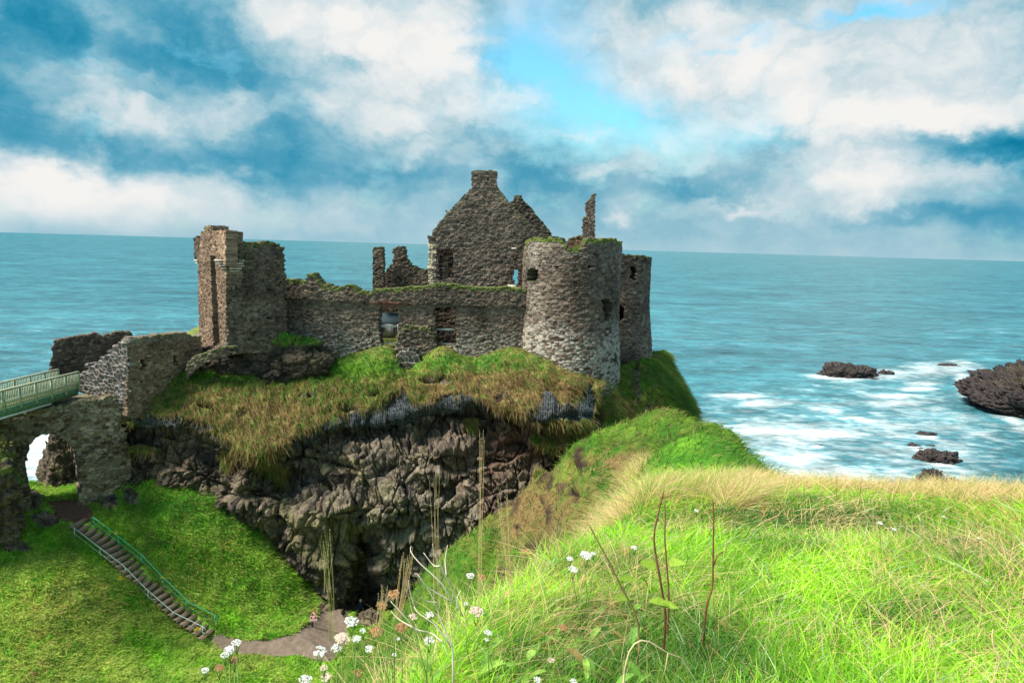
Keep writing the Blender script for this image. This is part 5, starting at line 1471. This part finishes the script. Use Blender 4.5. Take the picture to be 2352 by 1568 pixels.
PL_ = [
 ('tall plant with white and brown heads, far left over the path', [(543,1475,30,'w'),(527,1491,34,'w'),(517,1503,26,'w'),(538,1515,30,'b'),(503,1533,28,'b'),(471,1538,24,'w')], .5),
 ('pale heads at the bottom edge, lowest of the left clump', [(701,1560,40,'w'),(750,1554,36,'p'),(744,1532,24,'p')], .4),
 ('widest cluster of creamy white heads beside the path end', [(735,1495,42,'w'),(772,1487,36,'w'),(785,1466,50,'p'),(820,1466,30,'w')], .42),
 ('big bright white head leaning just right of the warning sign', [(807,1427,44,'w'),(834,1448,20,'w')], .5),
 ('two tan heads standing in front of the cave mouth', [(906,1364,38,'b'),(877,1390,36,'b')], .5),
 ('two wide brown heads among the white ones left of the twigs', [(863,1450,44,'b'),(922,1440,40,'b')], .45),
 ('small scattered white heads with one brown, under the wide brown pair', [(848,1489,28,'w'),(820,1544,30,'b'),(906,1503,16,'w'),(916,1466,14,'w')], .35),
 ('pink and white heads inside the fork of the bleached twigs', [(949,1415,28,'p'),(986,1411,28,'w'),(986,1470,34,'w')], .42),
 ('white head touching a brown one, right above the twigs', [(1080,1321,26,'w'),(1106,1325,28,'b')], .45),
 ('loose pinkish spray below the white and brown pair', [(1070,1386,14,'w'),(1094,1403,46,'p')], .4),
 ('two small stacked white heads right of the pinkish spray', [(1121,1452,26,'w'),(1119,1468,16,'w')], .35),
 ('single rounded cream head low in the bright grass', [(1230,1460,32,'p')], .35),
 ('flat white heads in a row beside the thick brown stalk', [(1309,1282,22,'w'),(1346,1274,38,'w'),(1363,1270,16,'w'),(1317,1306,30,'w')], .42),
 ('single flat brown head against the dark gully', [(1211,1268,36,'b')], .45),
 ('single brown head in the grass below the flat white row', [(1293,1440,30,'b')], .35),
 ('small pink and white heads at the bottom centre', [(1266,1515,22,'p'),(1234,1560,26,'w'),(1317,1565,26,'w')], .3),
 ('small flat white head between the flat white row and the reddish stalks', [(1457,1257,20,'w')], .35),
 ('tiny white head right of the tall upright stalk in tan grass', [(1600,1172,14,'w')], .4),
 ('white and brown heads along the dark hollow under the crest', [(2021,1200,16,'w'),(2054,1215,14,'w'),(2021,1189,12,'b')], .35),
 ('small round white head standing at the crest, right half', [(2168,1186,13,'w')], .4),
 ('smallest white head, rightmost in the tan grass', [(2248,1236,10,'w')], .35),
]
for lb, hd_, hh in PL_: yarrow(lb, hd_, hh)
RG = [('yellow ragwort by the top of the far handrail', 262,1227), ('yellow ragwort clump left of the middle of the steps', 283,1329), ('yellow ragwort between the steps and the far handrail', 369,1326),
      ('yellow ragwort under the near handrail, low down', 367,1393), ('yellow ragwort at the foot of the steps', 452,1447)]
for lb, x, y in RG:
    p = pick(VA_P, x, y+9); r = tag(empty('ragwort_plant', tuple(p)), lb, 'flower', 'yellow ragwort beside the steps')
    for k in range(3):
        c = p+np.array([random.uniform(-.25, .25), random.uniform(-.2, .2), .38+.2*random.random()])
        floret_head('flower_head', c, .13, 'y', r, n=26)
        tubes([([p, (p+c)/2+np.array([.02, 0, 0]), c-np.array([0, 0, .03])], .008)], 'stem', M_STEM, r, 5)

# ferny and broad weed leaves mixed into the grass round the flowers
def weeds():
    tmp = []
    for k in range(230):
        x, y = random.uniform(640, 1500), random.uniform(1260, 1600)
        d = None
        for dd in np.geomspace(2.2, 9, 40):
            p = W1(x, y, dd)
            if p[2] <= ground_z(p[0], p[1])+.12: d = dd; break
        if d is None or d > 7: continue
        a = random.uniform(0, 6.28)
        g = random.random(); col = (.20, .42, .06) if g < .5 else (.34, .56, .10) if g < .8 else (.45, .34, .12)
        tmp.append(leaf_mesh('w', p, (math.cos(a), math.sin(a), .9), random.uniform(.10, .22), random.uniform(.012, .028), col, None, fern=random.random() < .65))
    V, Q, C, o = [], [], [], 0
    for t in tmp:
        m = t.data; n = len(m.vertices); v = np.zeros(n*3, np.float32); m.vertices.foreach_get('co', v); V.append(v.reshape(-1, 3))
        c = np.zeros(n*4, np.float32); m.attributes['col'].data.foreach_get('color', c); C.append(c.reshape(-1, 4)[:, :3])
        q = np.zeros(len(m.loops), np.int32); m.loops.foreach_get('vertex_index', q); Q.append(q.reshape(-1, 4)+o); o += n
        bpy.data.objects.remove(t); bpy.data.meshes.remove(m)
    tag(mesh_np('weed_leaves', np.concatenate(V), np.concatenate(Q), M_LEAF, np.concatenate(C), False), 'ferny weed leaves mixed into the grass around the flowers', 'weeds', None, 'stuff')
weeds()
# bleached branching twig plant
def z8(x, y): return 551+x*.3906, 1102.5+y*.3906
TW = [[(1250,980),(1180,820),(1130,680),(1040,545)], [(1310,800),(1230,600),(1150,450),(1133,372)], [(1250,720),(1190,610),(1060,490),(1005,420),(1008,385)], [(1215,560),(1207,470),(1222,380)],
      [(1260,720),(1120,640),(1060,590),(1030,545)], [(1050,900),(960,790),(885,710)], [(1030,870),(940,820),(890,770)], [(1025,740),(1000,650),(992,590)], [(1280,760),(1280,690),(1298,645)],
      [(1180,500),(1140,500),(1080,425)], [(1160,720),(1100,710),(1062,690)], [(1240,980),(1160,860),(1050,780),(1025,740)], [(1200,960),(1130,900),(1050,880),(1010,860)]]
TD = 2.9
bz = W1(*z8(1255, 1120), TD)
tw = tag(empty('dead_twig_plant', tuple(bz)), 'bleached bare branching twigs rising in front of the cave', 'dead plant')
tubes([([bz-np.array([0, 0, .3]), bz, W1(*z8(1250, 980), TD), W1(*z8(1215, 900), TD)], [.005, .005, .004, .0035])], 'main_stem', M_TWIG, tw)
for k, pl in enumerate(TW):
    pts = [W1(*z8(*q), TD+.05*math.sin(k*2.1+i*.6)) for i, q in enumerate(pl)]
    m_ = len(pts)
    tubes([(list(cr_interp(np.array(pts), np.linspace(0, m_-1, 9))), np.linspace(.0036, .0014, 9))], 'branch', M_TWIG, tw, 6)

# brown upright stalks
def z7(x, y): return 1378+x*.4728, 827+y*.4728
def stalk(label, pts, d, r0, mat, side=(), knob=None, name='dead_stalk', cat='stalk', group='dead stalks in the foreground grass'):
    P_ = [W1(x, y, d+.02*i) for i, (x, y) in enumerate(pts)]; bz_ = P_[0].copy(); bz_[2] = min(ground_z(bz_[0], bz_[1])-.03, bz_[2]-.05)
    r = tag(empty(name, tuple(bz_)), label, cat, group)
    A = np.array([bz_]+P_); n = 16; Q = cr_interp(A, np.linspace(0, len(A)-1, n)); rad = np.linspace(r0, r0*.55, n)*(1+.12*np.sin(np.arange(n)*2.4))
    tubes([(list(Q), rad)], 'stem', mat, r, 7)
    for s_ in side: tubes([([W1(x, y, d) for x, y in s_], [r0*.6, r0*.5, r0*.35][:len(s_)])], 'side_shoot', mat, r, 6)
    if knob:
        for (x, y, s_) in knob:
            c = W1(x, y, d); floret_head('seed_head', c, s_*d/F, 'b', r, n=18)
    return r
stalk('reddish crooked stalk with a swollen joint, left of the pair', [z7(318,1250), z7(290,1050), z7(262,870), z7(285,740), z7(311,632)], 3.6, .0075, M_BROWN, knob=[(*z7(250,865), 6)])
stalk('thin straight stalk close behind the crooked one', [z7(335,1180), z7(325,1000), z7(315,870), z7(318,760), z7(312,692)], 3.9, .006, M_BROWN)
stalk('tall upright dark stalk with a curved side shoot', [z7(515,1210), z7(545,1110), z7(549,1000), z7(551,860), z7(552,760), z7(548,675)], 3.7, .0068, M_BROWN, side=[[z7(550,1000), z7(570,950), z7(604,925)]])
stalk('thick slanting olive stalk leaning to the left', [z8(2345,860), z8(2250,640), z8(2160,460), z8(2100,350), z8(2052,258)], 3.3, .0062, mat_plain('olive_stalk', (.20, .15, .05), .7))
def z6(x, y): return (900+x/2.613)*.91875, (900+y/2.613)*.91875
stalk('dry grass stem with a long pale seed spike', [z6(1600,1170), z6(1560,1040), z6(1530,960)], 4.2, .0022, M_DRYSTEM, name='seed_grass_stem', knob=[(*z6(1532,975), 4), (*z6(1527,945), 4), (*z6(1521,915), 3.5), (*z6(1517,885), 3)])
stalk('bent straw stalk lying across the bottom grass', [z7(120,1500), z7(200,1360), z7(330,1422), z7(400,1450), z7(445,1500)], 2.55, .0042, M_DRYSTEM, side=[[z7(330,1422), z7(318,1500), z7(300,1560)]])
stalk('upright straw stalk at the lower right', [z7(1940,1450), z7(1915,1400), z7(1905,1340), z7(1910,1305)], 3.4, .0045, M_DRYSTEM)
for lb, pts, kb in (('brown plantain head on the crest, leftmost', [(1150,640),(1151,605),(1150,580)], (1150,574)), ('tallest brown plantain head on the crest', [(1425,680),(1445,630),(1462,580)], (1465,573)),
                    ('leaning brown plantain head beside the tallest', [(1405,680),(1415,640),(1433,605)], (1436,600)), ('brown plantain head between the others', [(1265,640),(1268,610),(1269,595)], (1269,588))):
    stalk(lb, [z7(*q) for q in pts], 9.5, .004, M_BROWN, knob=[(*z7(*kb), 4), (z7(*kb)[0]+1, z7(*kb)[1]-5, 3.5)], name='plantain_stalk', group='plantain heads on the crest')

# faint dry stems swaying in front of the cliff
def wisps(label, sx_, sy0, sy1, dx, d, n=7, c=(.80, .60, .30), green=0):
    b = W1(sx_, sy0, d); r = tag(empty('dry_grass_tuft', tuple(b)), label, 'grass tuft', 'tall dry grass tufts in front of the cliff')
    V, Q, C = [], [], []
    for k in range(n):
        o = random.uniform(-14, 14); top = W1(sx_+dx+random.uniform(-14, 14), sy1+random.uniform(-4, 40), d); bb = W1(sx_+o*.6, sy0+60, d)
        pts = cr_interp(np.array([bb, bb*.55+top*.45+np.array([random.uniform(-.01, .01), 0, 0]), top]), np.linspace(0, 2, 8))
        wds = np.linspace(.0016, .0005, 8); o_ = len(V)
        for p, w_ in zip(pts, wds): V += [p-np.array([.6, -.8, 0])*w_, p+np.array([.6, -.8, 0])*w_]
        Q += [[o_+2*i, o_+2*i+1, o_+2*i+3, o_+2*i+2] for i in range(7)]
        cc = np.array(c if k >= green else (.30, .42, .08))*random.uniform(.75, 1.15); C += [cc]*16
        for i in range(10):              # seed husks along the top third
            p = pts[-1]+(pts[-3]-pts[-1])*random.random(); h_ = np.array([random.uniform(-1, 1), 0, random.uniform(-.6, 1)])*.005
            o_ = len(V); V += [p, p+h_*.4+np.array([0, 0, .003]), p+h_, p+h_*.5-np.array([0, 0, .002])]; Q.append([o_, o_+1, o_+2, o_+3]); C += [cc*1.1]*4
    mesh_np('blades', np.array(V), np.array(Q), M_BLADE, np.array(C), False, r)
wisps('tall yellow green wisps rising beside the warning sign', 762, 1410, 1215, -14, 3.1, 9, green=6)
wisps('thick tan sheaf leaning in front of the cave', 914, 1360, 1250, 22, 3.0, 16)
wisps('thin tan stems above the bleached twigs', 1004, 1330, 1090, -4, 3.4, 6)
wisps('tall pale stems against the reddish cliff', 1100, 1380, 985, 10, 3.6, 6)
wisps('short tan stems leaning left on the cliff, right part', 1180, 1300, 1105, -26, 3.8, 7)
wisps('short tan stems in front of the cliff foot, left of the cave', 752, 1300, 1235, 2, 3.3, 5)
wisps('tan tuft at the foot of the cave beside the visitor', 868, 1400, 1345, 14, 3.0, 12)

# broad green leaves by the crooked stalk, dark tuft on the crest
bl = W1(1490, 1390, 3.5); r = tag(empty('broad_leaf_plant', tuple(bl)), 'broad pale green leaves at the foot of the crooked stalk', 'plant')
for x, y, a in ((1462,1335,2.6),(1490,1380,-.6),(1515,1392,.2),(1450,1375,3.3),(1540,1300,.9),(1500,1310,1.8)):
    leaf_mesh('leaf', W1(x, y, 3.5), (math.cos(a), math.sin(a)*.5, .35), .11, .045, (.30, .46, .05), r, fern=False)
tp = depth_for(2275, 1135, .05, 8, 14); tb = W1(2275, 1135, tp)
r = tag(empty('dark_leaf_tuft', tuple(tb)), 'dark green leafy tuft standing on the crest, far right', 'plant')
for k in range(26):
    a = random.uniform(0, 3.14); leaf_mesh('leaf', tb+np.array([random.uniform(-.2, .2), random.uniform(-.1, .1), -.05]), (math.cos(a)*.6, random.uniform(-.3, .3), 1.0+random.random()), random.uniform(.2, .38), .02, (.03, .10, .04), r, fern=False)

# ------------------------------------------------------------------ visitor at the cave mouth
def build_person():
    base = pick(VA_P, 828, 1416); base = base+np.array([0, 0, -.02])
    J = {'pelvis': (0,0,.93,.125,.10), 'belly': (0,.0,1.08,.125,.095), 'chest': (0,.0,1.28,.145,.105), 'collar': (0,.01,1.42,.10,.08), 'neck': (0,0,1.49,.05,.05), 'jaw': (0,-.02,1.57,.062,.07), 'skull': (0,0,1.66,.078,.09), 'crown': (0,.01,1.72,.05,.06),
         'lhip': (-.09,0,.88,.09,.09), 'lknee': (-.11,-.03,.48,.058,.058), 'lank': (-.12,.02,.10,.04,.045), 'lball': (-.13,-.10,.04,.038,.03), 'ltoe': (-.135,-.17,.03,.03,.022),
         'rhip': (.09,0,.88,.09,.09), 'rknee': (.11,-.01,.48,.058,.058), 'rank': (.11,.05,.10,.04,.045), 'rball': (.12,-.07,.04,.038,.03), 'rtoe': (.125,-.14,.03,.03,.022),
         'lsh': (-.18,.01,1.38,.06,.06), 'lel': (-.25,.03,1.10,.044,.044), 'lwr': (-.22,-.12,.90,.03,.026), 'lpalm': (-.215,-.17,.85,.036,.02),
         'rsh': (.18,.01,1.38,.06,.06), 'rel': (.23,.05,1.10,.044,.044), 'rwr': (.23,-.02,.85,.03,.026), 'rpalm': (.232,-.04,.78,.036,.02)}
    E = [('pelvis','belly'),('belly','chest'),('chest','collar'),('collar','neck'),('neck','jaw'),('jaw','skull'),('skull','crown'),('pelvis','lhip'),('lhip','lknee'),('lknee','lank'),('lank','lball'),('lball','ltoe'),
         ('pelvis','rhip'),('rhip','rknee'),('rknee','rank'),('rank','rball'),('rball','rtoe'),('collar','lsh'),('lsh','lel'),('lel','lwr'),('lwr','lpalm'),('collar','rsh'),('rsh','rel'),('rel','rwr'),('rwr','rpalm')]
    for sd_, px in (('l', -.215), ('r', .232)):
        pal = J[sd_+'palm']
        for f in range(4):
            L_ = (.075, .085, .08, .062)[f]; y = -.03+.02*f
            J[f'{sd_}f{f}a'] = (pal[0]+.004*f, pal[1]+y, pal[2]-.035, .009, .009); J[f'{sd_}f{f}b'] = (pal[0]+(.012 if sd_ == 'l' else -.012), pal[1]+y, pal[2]-.035-L_*.6, .008, .008)
            J[f'{sd_}f{f}c'] = (pal[0]+(.026 if sd_ == 'l' else -.026), pal[1]+y, pal[2]-.035-L_*.9, .007, .007)
            E += [(sd_+'palm', f'{sd_}f{f}a'), (f'{sd_}f{f}a', f'{sd_}f{f}b'), (f'{sd_}f{f}b', f'{sd_}f{f}c')]
        J[sd_+'ta'] = (pal[0], pal[1]-.035, pal[2]+.005, .011, .011); J[sd_+'tb'] = (pal[0], pal[1]-.055, pal[2]-.03, .009, .009); E += [(sd_+'palm', sd_+'ta'), (sd_+'ta', sd_+'tb')]
    names = list(J); me = bpy.data.meshes.new('skeleton'); me.from_pydata([J[k][:3] for k in names], [(names.index(a), names.index(b)) for a, b in E], [])
    o = bpy.data.objects.new('tmp', me); COL.objects.link(o)
    m = o.modifiers.new('s', 'SKIN'); sv = me.skin_vertices[0].data
    for i, k in enumerate(names): sv[i].radius = J[k][3:5]
    sv[0].use_root = True
    s2 = o.modifiers.new('d', 'SUBSURF'); s2.levels = 2; s2.render_levels = 2
    dg = bpy.context.evaluated_depsgraph_get(); body = bpy.data.meshes.new_from_object(o.evaluated_get(dg)); bpy.data.objects.remove(o); body.name = 'body'
    V_ = np.array([v.co[:] for v in body.vertices])
    # nose, brow, eye hollows and ears pressed into the head
    for i, v in enumerate(V_):
        if v[2] > 1.52:
            nose = math.exp(-((v[0])/.012)**2-((v[2]-1.62)/.02)**2)*(v[1] < 0); eye = sum(math.exp(-((v[0]-e)/.014)**2-((v[2]-1.65)/.010)**2) for e in (-.03, .03))*(v[1] < 0)
            ear = math.exp(-((abs(v[0])-.075)/.015)**2-((v[1]-.005)/.015)**2-((v[2]-1.63)/.025)**2)
            body.vertices[i].co.y += -.018*nose+.007*eye; body.vertices[i].co.x += math.copysign(.012*ear, v[0])
    skin = mat_plain('skin', (.62, .40, .30), .6, vary=.05); jac = mat_plain('navy_jacket', (.010, .025, .055), .8, vary=.3); tro = mat_plain('dark_trousers', (.012, .014, .02), .85); shoe = mat_plain('dark_shoes', (.02, .018, .016), .6)
    for m_ in (skin, jac, tro, shoe): body.materials.append(m_)
    for p in body.polygons:
        c = p.center; p.use_smooth = True
        p.material_index = 0 if (c[2] > 1.49 or (abs(c[0]) > .19 and c[2] < .89)) else 1 if (c[2] > .93 or abs(c[0]) > .19) else 2 if c[2] > .09 else 3
    b = bpy.data.objects.new('person', body); COL.objects.link(b); b.location = tuple(base); b.rotation_euler = (0, 0, .35)
    tag(b, 'visitor in a dark navy jacket with fair hair standing in the cave mouth', 'person')
    bm = bmesh.new(); bmesh.ops.create_uvsphere(bm, u_segments=20, v_segments=12, radius=1)
    for v in bm.verts:
        v.co = Vector((v.co.x*.092, v.co.y*.105+.02, v.co.z*.10+1.675))
        if v.co.y < -.03 and v.co.z < 1.69: v.co.y = -.03+(v.co.y+.03)*.1; v.co.z = max(v.co.z, 1.69)
        v.co += Vector((1, 1, 1))*.004*math.sin(v.co.x*190)*math.sin(v.co.z*160)
    hm = bpy.data.meshes.new('hair'); bm.to_mesh(hm); bm.free(); hm.materials.append(mat_plain('fair_hair', (.70, .60, .42), .7, vary=.2))
    h = bpy.data.objects.new('hair', hm); COL.objects.link(h); h.parent = b
build_person()
